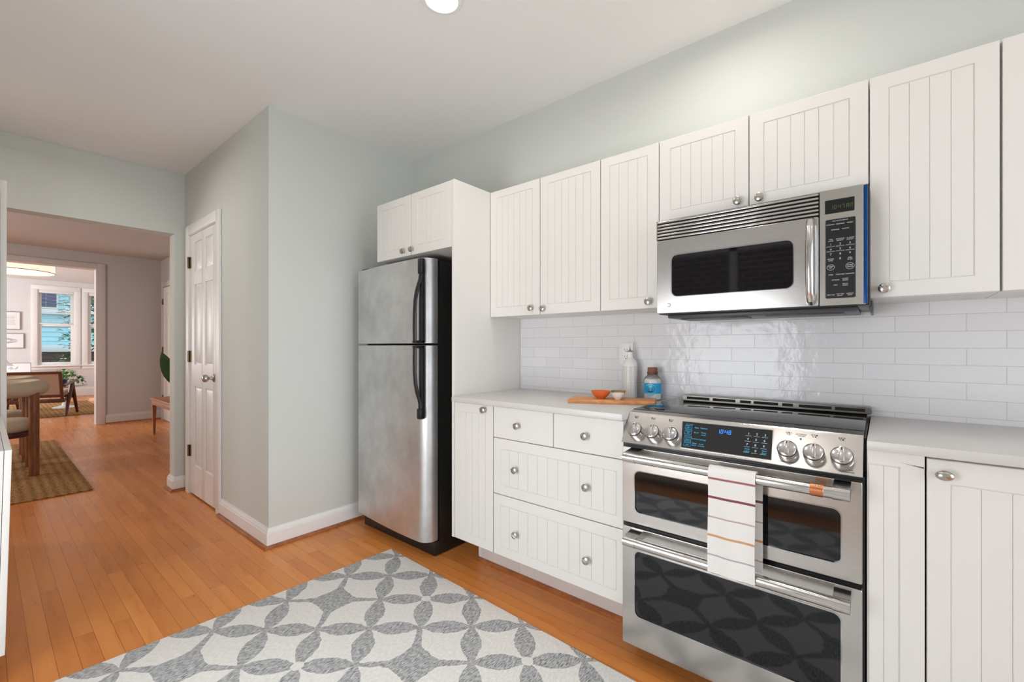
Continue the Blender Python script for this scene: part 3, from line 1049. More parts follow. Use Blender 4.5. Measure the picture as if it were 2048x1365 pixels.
# right of the microwave
r = thing('wall_cabinet', 'white single-door wall cabinet just right of the microwave', 'cabinet', (1.93, -0.11, 1.3265), group='beadboard wall cabinets')
carcass(r, XU+0.019, -0.2575, 0.0325, 1.3265, UZ1)
door_front(r, XU, -0.2580, 0.0329, 1.3260, UZ1, (-0.2075, -0.0145, 1.3745, 1.9885), (-0.0041, 1.3543), n=4)
r = thing('wall_cabinet', 'white wall cabinet cut off by the right edge, second right of the microwave', 'cabinet', (1.93, -0.5, 1.3265), group='beadboard wall cabinets')
carcass(r, XU+0.019, -0.72, -0.2595, 1.3265, UZ1)
door_front(r, XU, -0.72, -0.2605, 1.3260, UZ1, (-0.665, -0.335, 1.3745, 1.9885), None, n=6)

# base units
r = thing('base_cabinet', 'narrow white base cabinet with one beadboard door beside the refrigerator', 'cabinet', (1.79, 1.575, 0))
build('carcass', MB().box(XB+0.019, XW-0.001, 1.4395, 1.712, 0.191, 0.8905), M['cab'], r)
build('kick_board', MB().box(1.717, 1.733, 1.4395, 1.712, 0.001, 0.191), M['kick'], r)
door_front(r, XB, 1.4390, 1.7118, 0.191, 0.8895, (1.4895, 1.6735, 0.2355, 0.8445), (1.4924, 0.8663), n=4)

r = thing('drawer_unit', 'white base unit with two small and two wide drawers beside the range', 'cabinet', (1.79, 1.10, 0))
build('carcass', MB().box(XB+0.019, XW-0.001, 0.762, 1.4385, 0.191, 0.8905), M['cab'], r)
build('kick_board', MB().box(1.717, 1.733, 0.762, 1.4385, 0.001, 0.191), M['kick'], r)
for (a, b, ky) in ((1.0888, 1.4385, 1.2813), (0.762, 1.0888, 0.9248)):
    mb = MB(); slab_front(mb, XB, a+G, b-G, 0.7416+G, 0.8880)
    d = build('drawer', mb, M['cab'], r)
    knob(d, XB, ky, 0.813)
door_front(r, XB, 0.762, 1.4385, 0.4775, 0.7416, (0.7907, 1.3952, 0.5225, 0.695), [(1.2932, 0.612), (0.9201, 0.6096)], name='drawer', n=11)
door_front(r, XB, 0.762, 1.4385, 0.1910, 0.4775, (0.7907, 1.3952, 0.2345, 0.4305), [(1.2902, 0.3201), (0.9178, 0.3198)], name='drawer', n=11)

r = thing('filler_panel', 'narrow white grooved filler strip with a chipped crack right of the range', 'panel', (1.6, -0.03, 0))
mb = MB()
bead_front(mb, XB, -0.0850, 0.0330, 0.10, 0.8905, (-0.037, 0.0320, 0.15, 0.853), n=2)
build('front', mb, M['cab'], r)
build('side', MB().box(XB+0.019, XW-0.001, 0.018, 0.033, 0.10, 0.8905), M['cab'], r)
ck = MB()
pts = [(-0.036, 0.8655), (-0.060, 0.8618), (-0.0835, 0.8604), (-0.0835, 0.8560), (-0.066, 0.8595)]
ck.prism([(-a, b) for a, b in pts], -0.0004, 0.0004, face_x(XB, 0, 0))
build('crack', ck, simple('exposed_fibreboard', lin(120, 100, 92), 0.9), r)

r = thing('base_cabinet', 'white base cabinet with an oval knob at the far right', 'cabinet', (1.79, -0.35, 0))
build('carcass', MB().box(XB+0.022, XW-0.001, -0.60, -0.090, 0.10, 0.8905), M['cab'], r)
build('kick_board', MB().box(1.62, 1.64, -0.60, -0.0885, 0.001, 0.1), M['kick'], r)
mb = MB()
bead_front(mb, XB+0.002, -0.600, -0.0890, 0.10, 0.884, (-0.555, -0.1325, 0.15, 0.826), n=8)
d = build('door', mb, M['cab'], r)
kb = MB().lathe([(0.009, 0), (0.007, 0.006), (0.007, 0.014)], 16, face_x(XB+0.002, -0.1212, 0.8496))
kb.ellipsoid((XB-0.020, -0.1212, 0.8496), (0.0095, 0.0185, 0.0125))
build('knob', kb, M['nickel'], d, label='oval satin metal knob')

r = setp(build('countertop', MB().box(1.504, XW-0.0095, 0.7595, 1.7125, 0.8915, 0.9175, 0.0025), M['stone']), 'pale grey stone countertop between the tall panel and the range', 'countertop')
r = setp(build('countertop', MB().box(1.504, XW-0.0095, -1.20, 0.0330, 0.8915, 0.9175, 0.0025), M['stone']), 'pale grey stone countertop to the right of the range', 'countertop')
skirting('trim_shoe_kick', (1.717, 0.762), (1.717, 1.730), (-1, 0), [(0, 0), (0.018, 0), (0.0175, 0.006), (0.013, 0.012), (0.006, 0.016), (0, 0.017)], M['shoe'])

# cabinets on the left wall, seen edge-on
r = thing('pantry_cabinet', 'tall white cabinet seen edge-on at the far left', 'cabinet', (-0.28, 3.7, 0))
build('carcass', MB().box(-0.619, 0.046, 3.49, 4.05, 0.0, 2.03), M['cab'], r)
mb = MB(); slab_front(mb, 0, 0, 1, 0, 1)
mb = MB().box(0.060, 0.0815, 3.50, 4.05, 0.10, 2.022, 0.0015)
build('door', mb, M['cab'], r)
r = thing('base_cabinet', 'white waist-high cabinet with its door ajar at the far left', 'cabinet', (-0.28, 2.8, 0))
LEAN = 0.0154                                  # the front leans out a little towards the top
XZ = Matrix(((1, 0, 0, 0), (0, 0, -1, 0), (0, 1, 0, 0), (0, 0, 0, 1)))
build('carcass', MB().prism([(-0.619, 0.10), (0.0312, 0.10), (0.0318, 0.13), (0.0318+LEAN, 0.82), (-0.619, 0.82)], -3.44, -2.303, XZ).box(-0.619, 0.0, 2.33, 3.44, 0.0, 0.10), M['cab'], r)
build('door', MB().prism([(0.0332, 0.13), (0.0500, 0.13), (0.0500+LEAN, 0.82), (0.0332+LEAN, 0.82)], -3.44, -2.305, XZ, 0.001), M['cab'], r)

# ------------------------------------------------------------------ refrigerator
r = thing('refrigerator', 'stainless top-freezer refrigerator with black sides and looped black handles', 'refrigerator', (1.78, 2.29, 0))
FY0, FY1 = 1.924, 2.665
build('body', MB().box(1.606, 2.05, FY0+0.004, FY1-0.004, 0.055, 1.655, 0.006), M['blacktex'], r, label='black textured cabinet sides')
build('base_grille', MB().box(1.575, 2.0, FY0+0.008, FY1-0.02, 0.006, 0.085, 0.005).box(1.5755, 1.58, FY0+0.05, FY1-0.06, 0.03, 0.034), M['black'], r, label='black base grille')


def fridge_door(z0, z1):
    n = 26
    L = []
    for i in range(n+1):                       # bowed front, soft round at the right (near) edge
        y = FY1-(FY1-FY0)*i/n
        L.append(y)
    poly = [(1.592, FY1)]
    poly += [(1.560, FY1), (1.545, FY1-0.004), (1.537, FY1-0.012)]
    for i in range(1, 15):
        k = i/14
        y = FY1-0.012-(0.66)*k
        x = 1.537-0.028*math.sin(k*PI*0.62)-0.002*k
        poly.append((x, y))
    x0, y0 = poly[-1]
    for i in range(1, 9):
        a = i/8*PI/2
        poly.append((x0+0.062*(1-math.cos(a)), y0-(y0-FY0)*math.sin(a)))
    poly.append((1.592, FY0))
    return MB().prism(poly, z0, z1, None)


def fh(y, z, x): return (x, y, z)


for nm, z0, z1 in (('freezer_door', 1.188, 1.659), ('main_door', 0.093, 1.177)):
    d = build(nm, fridge_door(z0, z1), M['fridgesteel'], r, label='smudged stainless door', bevel=0.003)
    build('gasket', MB().box(1.592, 1.606, FY0+0.01, FY1-0.01, z0+0.004, z1-0.004), M['rubber'], d)
    h = MB()
    hy = 1.950
    if nm == 'freezer_door':
        prof = [(1.638, 1.496), (1.56, 1.494), (1.535, 1.490), (1.505, 1.479), (1.47, 1.468), (1.42, 1.459), (1.36, 1.455), (1.28, 1.454), (1.20, 1.455)]
        base = [(1.648, 1.1895)]
    else:
        prof = [(0.80, 1.492), (0.86, 1.490), (0.885, 1.484), (0.92, 1.471), (0.97, 1.460), (1.03, 1.455), (1.10, 1.454), (1.165, 1.455)]
        base = [(1.1755, 0.782)]
    zt, zb = base[0]
    h.box(1.490, 1.512, hy-0.014, hy+0.014, min(zt, zb), max(zt, zb), 0.004)
    h.tube([(x, hy, z) for z, x in prof], [0.0135]*len(prof), 12, flat=0.62)
    if nm == 'freezer_door':
        h.box(1.448, 1.512, hy-0.014, hy+0.014, 1.189, 1.204, 0.004).box(1.484, 1.512, hy-0.017, hy+0.017, 1.565, 1.650, 0.006)
    else:
        h.box(1.448, 1.512, hy-0.014, hy+0.014, 1.161, 1.176, 0.004).box(1.478, 1.512, hy-0.017, hy+0.017, 0.777, 0.835, 0.006)
    build('handle', h, M['black'], d, label='looped black handle')
build('hinge_cover', MB().box(1.56, 1.66, FY1-0.09, FY1-0.01, 1.655, 1.675, 0.006), M['black'], r)
build('hinge_cover', MB().box(1.60, 1.66, FY1-0.04, FY1-0.01, 1.178, 1.187, 0.002), M['black'], r)

SEG = {'0': 'abcdef', '1': 'bc', '2': 'abged', '3': 'abgcd', '4': 'fgbc', '5': 'afgcd', '6': 'afgedc', '7': 'abc', '8': 'abcdefg', '9': 'abcdfg', 'A': 'abcefg', 'M': 'abcef'}


def seg_text(mb, st, x, y, h, M4):
    """seven-segment display characters, left to right from (x, y)"""
    wd, t = h*0.5, h*0.11
    for chx in st:
        if chx == ' ': x += wd*0.5; continue
        if chx == ':':
            for yy in (0.3, 0.65): mb.prism([(x, y+h*yy), (x+t, y+h*yy), (x+t, y+h*yy+t), (x, y+h*yy+t)], 0, 0.0003, M4)
            x += wd*0.45; continue
        B_ = {'a': (0, h-t, wd, h), 'g': (0, h/2-t/2, wd, h/2+t/2), 'd': (0, 0, wd, t), 'f': (0, h/2, t, h), 'b': (wd-t, h/2, wd, h), 'e': (0, 0, t, h/2), 'c': (wd-t, 0, wd, h/2)}
        for k in SEG[chx]:
            a, b, c_, d_ = B_[k]
            e = t*0.18
            mb.prism([(x+a+e, y+b+e), (x+c_-e, y+b+e), (x+c_-e, y+d_-e), (x+a+e, y+d_-e)], 0, 0.0003, M4)
        x += wd*1.42
    return mb


# ------------------------------------------------------------------ microwave
XM = 1.69
r = thing('microwave', 'stainless over-the-range microwave with black keypad under the wall cabinets', 'microwave', (1.87, 0.38, 1.30))
build('body', MB().box(XM+0.03, XW-0.010, 0.0300, 0.7050, 1.300, 1.668, 0.003), M['black'], r, label='black microwave case')
bt = MB().box(XM+0.06, 2.02, 0.06, 0.68, 1.286, 1.300, 0.004).box(XM+0.10, 1.90, 0.10, 0.33, 1.281, 1.287, 0.002).box(XM+0.10, 1.90, 0.40, 0.64, 1.281, 1.287, 0.002)
bt.box(1.80, 2.03, 0.0240, 0.032, 1.284, 1.32, 0.002)
build('bottom_pan', bt, simple('grey_painted_steel', lin(66, 66, 68), 0.4), r)
g = MB().box(XM+0.012, XM+0.03, 0.1600, 0.7010, 1.593, 1.6685)
build('vent_backing', g, M['dark'], r)
g = MB()
for i in range(6):
    z = 1.5955+i*0.01265
    g.box(XM+0.001, XM+0.022, 0.1600, 0.7010, z, z+0.0068, 0.0015)
g.box(XM+0.001, XM+0.024, 0.6985, 0.7025, 1.592, 1.6695)
build('vent_grille', g, M['steel'], r)
# door
w_ = rrect(-0.6393, -0.231, 1.3672, 1.528, 0.022, 6)
o_ = []
N_ = len(w_)
ob = [(-0.1592, 1.590), (-0.7010, 1.590), (-0.7010, 1.3025), (-0.1592, 1.3025)]


def outer_like(inner, x0, x1, y0, y1, r=0.004):
    return rrect(x0, x1, y0, y1, r, len(inner)//4-1)


d = MB()
d.ring(outer_like(w_, -0.7010, -0.1600, 1.3025, 1.5905), w_, -0.03, 0, face_x(XM, 0, 0))
dd = build('door', d, M['steel'], r, bevel=0.0025)
build('bezel', MB().ring(rrect(-0.6420, -0.2283, 1.3645, 1.5307, 0.0245, 6), w_, -0.004, 0.0012, face_x(XM, 0, 0)), M['tilegrip'], dd)
build('window', MB().prism(w_, -0.006, -0.003, face_x(XM, 0, 0)), M['glass_black'], dd, label='black glass door window')
hp = [(XM-0.002, 0.180, 1.578), (XM-0.020, 0.180, 1.572), (XM-0.032, 0.180, 1.545), (XM-0.038, 0.180, 1.49), (XM-0.040, 0.180, 1.446), (XM-0.038, 0.180, 1.40), (XM-0.032, 0.180, 1.348), (XM-0.020, 0.180, 1.322), (XM-0.002, 0.180, 1.316)]
build('handle', MB().tube(hp, 0.0125, 14), M['steelbar'], dd)
lg = MB().tube([(XM-0.0005, 0.652+0.006*math.cos(a), 1.334+0.007*math.sin(a)) for a in [math.radians(q) for q in range(40, 330, 20)]], 0.0009, 6)
build('emblem', lg, M['textblack'], dd)
# control side
c = MB()
pf = [(XM, 0.157), (XM, 0.052), (XM+0.002, 0.0465), (XM+0.008, 0.0415), (XM+0.020, 0.0385), (XM+0.05, 0.0380), (XM+0.05, 0.157)]
c.prism(pf, 1.3025, 1.6690)
cp = build('control_panel', c, M['steel'], r, label='steel keypad surround')
Mm = face_x(XM, 0, 0)
build('display', MB().prism(rrect(-0.1427, -0.0668, 1.593, 1.6362, 0.002, 2), 0.0, 0.0008, Mm), M['glass_black'], cp)
build('keypad', MB().prism(rrect(-0.1413, -0.0640, 1.3240, 1.5742, 0.004, 4), 0.0, 0.0008, Mm), simple('dark_grey_keypad', (0.010, 0.010, 0.011, 1), 0.28), cp)
Mt = face_x(XM-0.0010, 0, 0)
build('clock_digits', seg_text(MB(), '10:47 AM', -0.128, 1.6055, 0.0125, Mt), M['led_green'], cp)
build('edge_reflection', MB().tube([(XM+0.0105, 0.0402, 1.3040), (XM+0.0105, 0.0402, 1.6675)], 0.0058, 12), M['bluereflection'], cp, label='glossy blue edge strip painted as a sky reflection')  # blue colour stands in for sky reflected in the rounded edge
T = []
for st, x, z, h in (('ONE TOUCH SENSOR', -0.103, 1.568, .0048), ('POPCORN', -0.128, 1.5575, .005), ('VEGETABLE', -0.103, 1.5575, .005), ('REHEAT', -0.078, 1.5575, .005),
                    ('BEVERAGE', -0.116, 1.5405, .0052), ('POTATO', -0.089, 1.5405, .0052),
                    ('TIME', -0.1275, 1.5105, .0055), ('COOK', -0.1275, 1.5055, .0055), ('AUTO/TIME', -0.103, 1.5105, .0050), ('DEFROST', -0.103, 1.5055, .0050), ('1 lb. QUICK', -0.078, 1.5105, .0048), ('DEFROST', -0.078, 1.5055, .0048),
                    ('POWER', -0.1275, 1.4485, .0055), ('LEVEL', -0.1275, 1.4435, .0055), ('ADD', -0.078, 1.4485, .0055), ('30 SEC', -0.078, 1.4435, .0055),
                    ('CLEAR', -0.1275, 1.4255, .0055), ('OFF', -0.1275, 1.4205, .0055), ('START', -0.078, 1.4255, .0060), ('PAUSE', -0.078, 1.4200, .0060),
                    ('TIMER', -0.1275, 1.3985, .0055), ('TURNTABLE', -0.103, 1.3985, .0050), ('REMINDER', -0.078, 1.3985, .0052),
                    ('OPTIONS', -0.115, 1.3815, .0055), ('CLOCK', -0.090, 1.3840, .0055), ('AM/PM', -0.090, 1.3790, .0055), ('HELP', -0.115, 1.3655, .0055), ('DELAY', -0.090, 1.3680, .0055), ('START', -0.090, 1.3630, .0055),
                    ('VENT FAN', -0.127, 1.3350, .0050), ('VENT FAN', -0.103, 1.3370, .0050), ('BOOST', -0.103, 1.3322, .0050), ('SURFACE', -0.078, 1.3370, .0050), ('LIGHT', -0.078, 1.3322, .0050)):
    T.append((st, x, z, h*0.86))
for i in range(9):
    xx, zz = -0.1275+0.0247*(i % 3), 1.4945-0.0155*(i//3)
    T.append((str(i+1), xx, zz, .0088))
    if i < 6: T.append(('EXPRESS COOK', xx, zz-0.0065, .0032))
T.append(('0', -0.103, 1.4485, .0095))
tx = MB().text(T, Mt)
for (cx_, cz_, rr) in ((-0.1275, 1.4225, 0.0095), (-0.078, 1.4225, 0.0105)):
    tx.tube([(XM-0.0010, -cx_+rr*math.cos(a), cz_+rr*0.92*math.sin(a)) for a in [2*PI*k/28 for k in range(28)]], 0.0004, 5, closed=True)
build('keypad_lettering', tx, M['textwhite'], cp)

# ------------------------------------------------------------------ range
RY0, RY1 = 0.0413, 0.757
r = thing('range', 'stainless double-oven slide-in electric range with black glass top', 'range', (1.77, 0.4, 0))
build('body', MB().box(1.531, 2.045, RY0-0.0045, RY1, 0.09, 0.810).box(1.604, 2.045, RY0-0.0045, RY1, 0.805, 0.9065).box(1.60, 2.0, RY0+0.01, RY1-0.01, 0.0, 0.095), M['black'], r, label='black range sides')
prof = [(1.4955, 0.8165), (1.4945, 0.8185), (1.5665, 0.9160), (1.5705, 0.9195), (1.5980, 0.9275), (1.605, 0.9275), (1.605, 0.8165)]
c = MB().prism([(x, z) for x, z in prof], -RY1, -RY0, Matrix(((1, 0, 0, 0), (0, 0, -1, 0), (0, 1, 0, 0), (0, 0, 0, 1))))
cp = build('control_panel', c, M['steel'], r, sharp=0.15, label='slanted steel control panel')
TH = math.atan2(0.075, 0.1015)
Mc = face_x(1.4945, 0, 0.8187, TH)
scr = [(-0.5510, 0.1085), (-0.5355, 0.0105), (-0.2615, 0.0100), (-0.2680, 0.1105)]
build('screen_frame', MB().ring([(-0.5545, 0.1120), (-0.5385, 0.0075), (-0.2580, 0.0070), (-0.2650, 0.1138)], scr, -0.001, 0.0014, Mc), M['tilegrip'], cp)
sc = build('screen', MB().prism(scr, 0.0, 0.0008, Mc), M['glass_black'], cp, label='black glass touch display')
Ms = Mc @ Matrix.Translation((0, 0, 0.0010))
T = [('Bake', -0.4978, 0.0890, .0075), ('Options', -0.4740, 0.0895, .0072), ('Broil', -0.4965, 0.0705, .0075), ('Timer', -0.4720, 0.0725, .0072), ('on/off', -0.4720, 0.0645, .0062),
     ('Convect', -0.4960, 0.0470, .0070), ('Settings', -0.4710, 0.0465, .0070), ('Clean', -0.4950, 0.0305, .0070), ('Steam', -0.4950, 0.0235, .0060), ('Lock', -0.4720, 0.0305, .0072),
     ('Upper', -0.5260, 0.0945, .0070), ('Start', -0.5260, 0.0870, .0070), ('Upper', -0.5235, 0.0735, .0070), ('Off', -0.5235, 0.0665, .0070), ('Lower', -0.5205, 0.0505, .0070), ('Start', -0.5205, 0.0430, .0070), ('Lower', -0.5180, 0.0300, .0070), ('Off', -0.5180, 0.0225, .0070),
     ('Controls', -0.4720, 0.0235, .0060), ('Oven', -0.3325, 0.0360, .0068), ('Lights', -0.3325, 0.0285, .0068), ('Start', -0.2835, 0.0360, .0068), ('Enter', -0.2835, 0.0285, .0068)]
for it in T[:10]+T[18:]: build('touch_word', MB().text([it], Ms), M['led_cyan'], sc)
for k, (x, y) in enumerate(((-0.526, 0.0907), (-0.5235, 0.0700), (-0.5205, 0.0467), (-0.518, 0.0262))):
    q = [(x-0.0115, y-0.0092), (x+0.0115, y-0.0092), (x+0.0115, y+0.0092), (x-0.0115, y+0.0092)]
    tb = MB().text([(T[10+2*k][0], x, y+0.0038, .007), (T[11+2*k][0], x, y-0.0038, .007)], Ms)
    tb.ring(q, [(a+(0.0007 if a < x else -0.0007), b+(0.0007 if b < y else -0.0007)) for a, b in q], 0, 0.0003, Ms)
    build('touch_button', tb, M['led_cyan'], sc)
build('clock_digits', seg_text(MB(), '10:48', -0.4300, 0.0780, 0.0150, Ms), M['led_blue'], sc)
T = []
for i, ch in enumerate('123456789'):
    T.append((ch, -0.3345+0.0238*(i % 3), 0.0895-0.0192*(i//3), .0105))
T.append(('0', -0.3080, 0.0318, .0105))
tb = MB().text(T, Ms)
for i in range(4):
    for j in range(3):
        x, y = -0.3345+0.0238*j, 0.0818-0.0192*i
        tb.prism([(x-0.0085, y-0.0003), (x+0.0085, y-0.0003), (x+0.0085, y+0.0003), (x-0.0085, y+0.0003)], 0, 0.0003, Ms)
build('keypad_digits', tb, M['led_white'], sc)
Mp = Mc @ Matrix.Translation((0, 0, 0.0012))
for nm, its in (('warming_zone_lettering', [('WARMING ZONE', -0.2219, 0.0115, .0048)]), ('chef_connect_lettering', [('Chef Connect', -0.0770, 0.0075, .0062), ('WIFI', -0.0670, 0.0140, .0042)]), ('hot_surface_lettering', [('HOT SURFACE', -0.1917, 0.1068, .0042), ('COOKTOP', -0.1917, 0.1015, .0042)])):
    build(nm, MB().text(its, Mp), M['textblack'], cp)
build('indicator_lamp', MB().prism([(-0.1917+0.0026*math.cos(2*PI*k/14), 0.0915+0.0026*math.sin(2*PI*k/14)) for k in range(14)], 0, 0.0004, Mp), M['textblack'], cp)


def burners(cx_, cy_, on, k_):
    tx = MB()
    for i, (dx, dy) in enumerate(((-0.0085, 0.0035), (0, 0.0035), (0.0085, 0.0035), (-0.0043, -0.004), (0.0043, -0.004))):
        o_ = [(cx_+k_*(dx+0.0027*math.cos(2*PI*k/14)), cy_+k_*(dy+0.0027*math.sin(2*PI*k/14))) for k in range(14)]
        if i in on: tx.prism(o_, 0, 0.0004, Mp)
        else: tx.ring(o_, [(cx_+k_*(dx+0.0019*math.cos(2*PI*k/14)), cy_+k_*(dy+0.0019*math.sin(2*PI*k/14))) for k in range(14)], 0, 0.0004, Mp)
    build('burner_symbol', tx, M['textblack'], cp)


KNX = (-0.7082, -0.6423, -0.5760, -0.2209, -0.1546, -0.0880)
for x, on in zip(KNX, ((3,), (0,), (0, 3), (1,), (2,), (4,))): burners(x-0.0165 if x < -0.5 else x-0.003, 0.1065, on, 0.72)
first = None
for x in KNX:
    Mk = Mc @ Matrix.Translation((x, 0.0440, 0))
    o0 = Mk @ Vector((0, 0, 0))
    if first is None:
        kb = MB().lathe([(0.0272, 0), (0.0272, 0.003), (0.0262, 0.004), (0.0258, 0.026), (0.0246, 0.0290), (0.0240, 0.0295), (0.021, 0.031), (0.013, 0.0335), (0, 0.0345)], 36, Mk)
        kb.box(-0.0066, 0.0066, -0.0225, 0.0225, 0.028, 0.0395, 0.003, 2, Mk)
        kn_ = first = build('control_knob', kb, M['knobsteel'], cp, origin=o0, label='round steel control knob')
        build('collar', MB().lathe([(0.0258, 0.021), (0.0268, 0.022), (0.0268, 0.0245), (0.0256, 0.0257)], 36, Mk, cap=False), M['black'], first, origin=o0)
        build('pointer', MB().box(-0.0012, 0.0012, 0.010, 0.018, 0.0390, 0.0400, 0, 1, Mk), M['textblack'], first, origin=o0)
    else:
        kn_ = twin(first, o0, cp)
        for ch in first.children: twin(ch, o0, kn_)
build('cooktop', MB().box(1.597, 2.035, RY0, RY1, 0.9070, 0.9290, 0.0015), M['glass_black'], r, label='glossy black glass cooktop')
v = MB().prism(rrect(-0.7040, -0.0285, 0.9285, 0.9535, 0.0095, 6), -0.055, 0.0, face_x(1.983, 0, 0))
vt = build('vent_trim', v, M['darksteel'], r, bevel=0.002)
sl = MB()
for a, b in ((0.6829, 0.5849), (0.5714, 0.480), (0.4624, 0.4205), (0.4108, 0.3219), (0.3084, 0.2707), (0.2512, 0.1470), (0.1370, 0.0479)):
    sl.box(1.9822, 1.990, b, a, 0.9365, 0.9480, 0.001)
build('vent_slots', sl, M['dark'], vt)


def oven_door(name, z0, z1, wz0, wz1, hz, copper):
    w_ = rrect(-0.7052, -0.0902, wz0, wz1, 0.020, 6)
    d = MB().ring(outer_like(w_, -RY1+0.002, -RY0-0.001, z0, z1, 0.004), w_, -0.03, 0, face_x(1.50, 0, 0))
    o = build(name, d, M['steel'], r, bevel=0.003)
    build('bezel', MB().ring(rrect(-0.7085, -0.0869, wz0-0.0035, wz1+0.0035, 0.0235, 6), w_, -0.004, 0.0012, face_x(1.50, 0, 0)), M['tilegrip'], o)
    build('window', MB().prism(w_, -0.008, -0.003, face_x(1.50, 0, 0)), M['glass_black'], o, label='black oven glass')
    h = MB().tube([(1.440, 0.0665, hz), (1.440, 0.7185, hz)], 0.0165, 20)
    for a, b in ((0.0660, 0.1050), (0.6740, 0.7190)):
        h.prism([(1.4400, hz-0.0165), (1.4490, hz-0.0140), (1.5005, hz-0.006), (1.5005, hz+0.022), (1.4400, hz+0.0165)], -b, -a, Matrix(((1, 0, 0, 0), (0, 0, -1, 0), (0, 1, 0, 0), (0, 0, 0, 1))))
        h.tube([(1.440, a, hz), (1.440, b, hz)], 0.0180, 20)
    build('handle', h, M['steelbar'], o)
    if copper:
        Mb = Matrix.Translation((1.440, 0.140, hz)) @ Matrix.Rotation(PI/2, 4, 'X')
        build('handle_band', MB().lathe([(0.0172, -0.0157), (0.0178, -0.015), (0.0178, 0.015), (0.0172, 0.0157)], 28, Mb), M['copper'], o, label='copper handle band')
        build('band_lettering', MB().text([('CAFÉ', -0.140, 0.0, .0085)], Matrix.Translation((0, 0, 0)) @ face_x(1.440-0.0178*math.cos(0.9), 0, hz+0.0178*math.sin(0.9), 0.9)), M['nickel'], o)
    return o


oven_door('upper_oven_door', 0.5225, 0.8010, 0.5655, 0.7165, 0.7780, True)
oven_door('lower_oven_door', 0.0716, 0.5075, 0.1860, 0.4240, 0.4800, False)

# ------------------------------------------------------------------ towel over the upper handle
HX, HZ, HR = 1.440, 0.778, 0.0228


def towel(u, v):
    y = 0.4231-(0.4231-0.2903)*u
    s_ = v*0.66
    front = 0.305
    arc = PI*HR
    wob = 0.0022*math.sin(u*9+v*3)*min(1, abs(v-0.55)*3)
    if s_ < front:
        z = HZ-(front-s_)
        x = HX-HR-0.003*(1-s_/front)+wob
        x = min(x, HX-HR)
        y += 0.001*math.sin(s_*20)
    elif s_ < front+arc:
        a = (s_-front)/HR
        x = HX-HR*math.cos(a); z = HZ+HR*math.sin(a)
    else:
        z = HZ-(s_-front-arc)
        x = HX+HR-wob*0.4+0.0
        y -= 0.010*u+0.002
    return (x, y, z)


setp(build('kitchen_towel', MB().grid(towel, 14, 60, thick=0.003), M['towel'], sharp=1.5), 'white waffle towel with coloured stripes hanging over the upper oven handle', 'towel')

# ------------------------------------------------------------------ things on the counter
CT = 0.9175
b = MB()
b = MB().prism([(1.648, 1.100), (1.790, 1.157), (1.934, 0.803), (1.817, 0.762)], CT+0.0005, CT+0.0165, None, 0.002)
setp(build('cutting_board', b, M['board']), 'light wooden cutting board lying on the counter near the range', 'cutting board')
BZ = CT+0.0168


def bowl(name, label, loc, rad, h, foot, mat, inner=None):
    pr = [(foot*0.9, 0), (foot, 0.002), (foot*1.03, 0.0045), (rad*0.66, h*0.30), (rad*0.80, h*0.50), (rad*0.91, h*0.73), (rad*0.985, h*0.95), (rad, h), (rad*0.965, h+0.0004), (rad*0.87, h*0.74), (rad*0.74, h*0.48), (foot*0.8, 0.009), (0, 0.008)]
    o = build(name, MB().lathe(pr, 40, Matrix.Translation(loc)), mat)
    return setp(o, label, 'bowl', 'pinch bowls on the cutting board')


bowl('pinch_bowl', 'shallow orange bowl on the cutting board', (1.777, 1.003, BZ), 0.0455, 0.034, 0.020, M['orange'])
bowl('pinch_bowl', 'olive yellow bowl behind the small white bowl on the cutting board', (1.842, 0.948, BZ), 0.034, 0.033, 0.017, M['olive'])
bowl('pinch_bowl', 'small white bowl in front of the olive bowl', (1.778, 0.918, BZ), 0.0295, 0.029, 0.0135, M['creamglaze'])

# oil bottle
bx, by = 2.000, 0.966
r = thing('oil_bottle', 'tall white patterned ceramic oil bottle with a metal pourer', 'bottle', (bx, by, CT))
Mb = Matrix.Translation((bx, by, CT+0.0004))
build('bottle_body', MB().lathe([(0.033, 0), (0.036, 0.003), (0.0365, 0.02), (0.0365, 0.155), (0.0355, 0.166), (0.031, 0.179), (0.022, 0.190), (0.0150, 0.198), (0.0135, 0.206), (0.0135, 0.223), (0.0150, 0.225), (0.0150, 0.228), (0, 0.228)], 40, Mb), M['bottle'], r, origin=(bx, by, CT+0.04))
build('pourer', MB().lathe([(0.0162, 0.228), (0.0168, 0.2295), (0.0150, 0.232), (0.0060, 0.235), (0.0042, 0.242), (0.0036, 0.262), (0.0030, 0.277), (0, 0.277)], 20, Mb), M['nickel'], r, label='metal pouring spout')
# salt jar
jx, jy = 1.998, 0.850
r = thing('salt_jar', 'corked glass jar of white salt with a bright blue label', 'jar', (jx, jy, CT))
Mj = Matrix.Translation((jx, jy, CT+0.0004))
build('glass', MB().lathe([(0.036, 0), (0.0395, 0.004), (0.0402, 0.02), (0.0402, 0.092), (0.038, 0.102), (0.031, 0.111), (0.0245, 0.116), (0.0235, 0.124), (0.0255, 0.128), (0.0255, 0.131), (0.022, 0.132)], 36, Mj, cap=False), M['jarglass'], r)
build('salt', MB().lathe([(0.0345, 0.003), (0.0388, 0.006), (0.0388, 0.091), (0.036, 0.099), (0.030, 0.103), (0, 0.105)], 36, Mj), M['salt'], r)
build('cork', MB().lathe([(0.0195, 0.117), (0.0218, 0.131), (0.0230, 0.133), (0.0230, 0.152), (0.0215, 0.154), (0, 0.154)], 24, Mj), M['cork'], r)
build('label', MB().lathe([(0.0405, 0.033), (0.0405, 0.081)], 40, Mj, cap=False), M['blue'], r, label='bright blue paper label')


def on_jar(x, z, rad=0.0408):
    """wrap a flat drawing round the jar, x to the right seen from the room, centre towards the room's middle"""
    a = math.atan2(-0.85, -2.0)-0.10+x/rad
    return (jx+rad*math.cos(a), jy+rad*math.sin(a), CT+z)


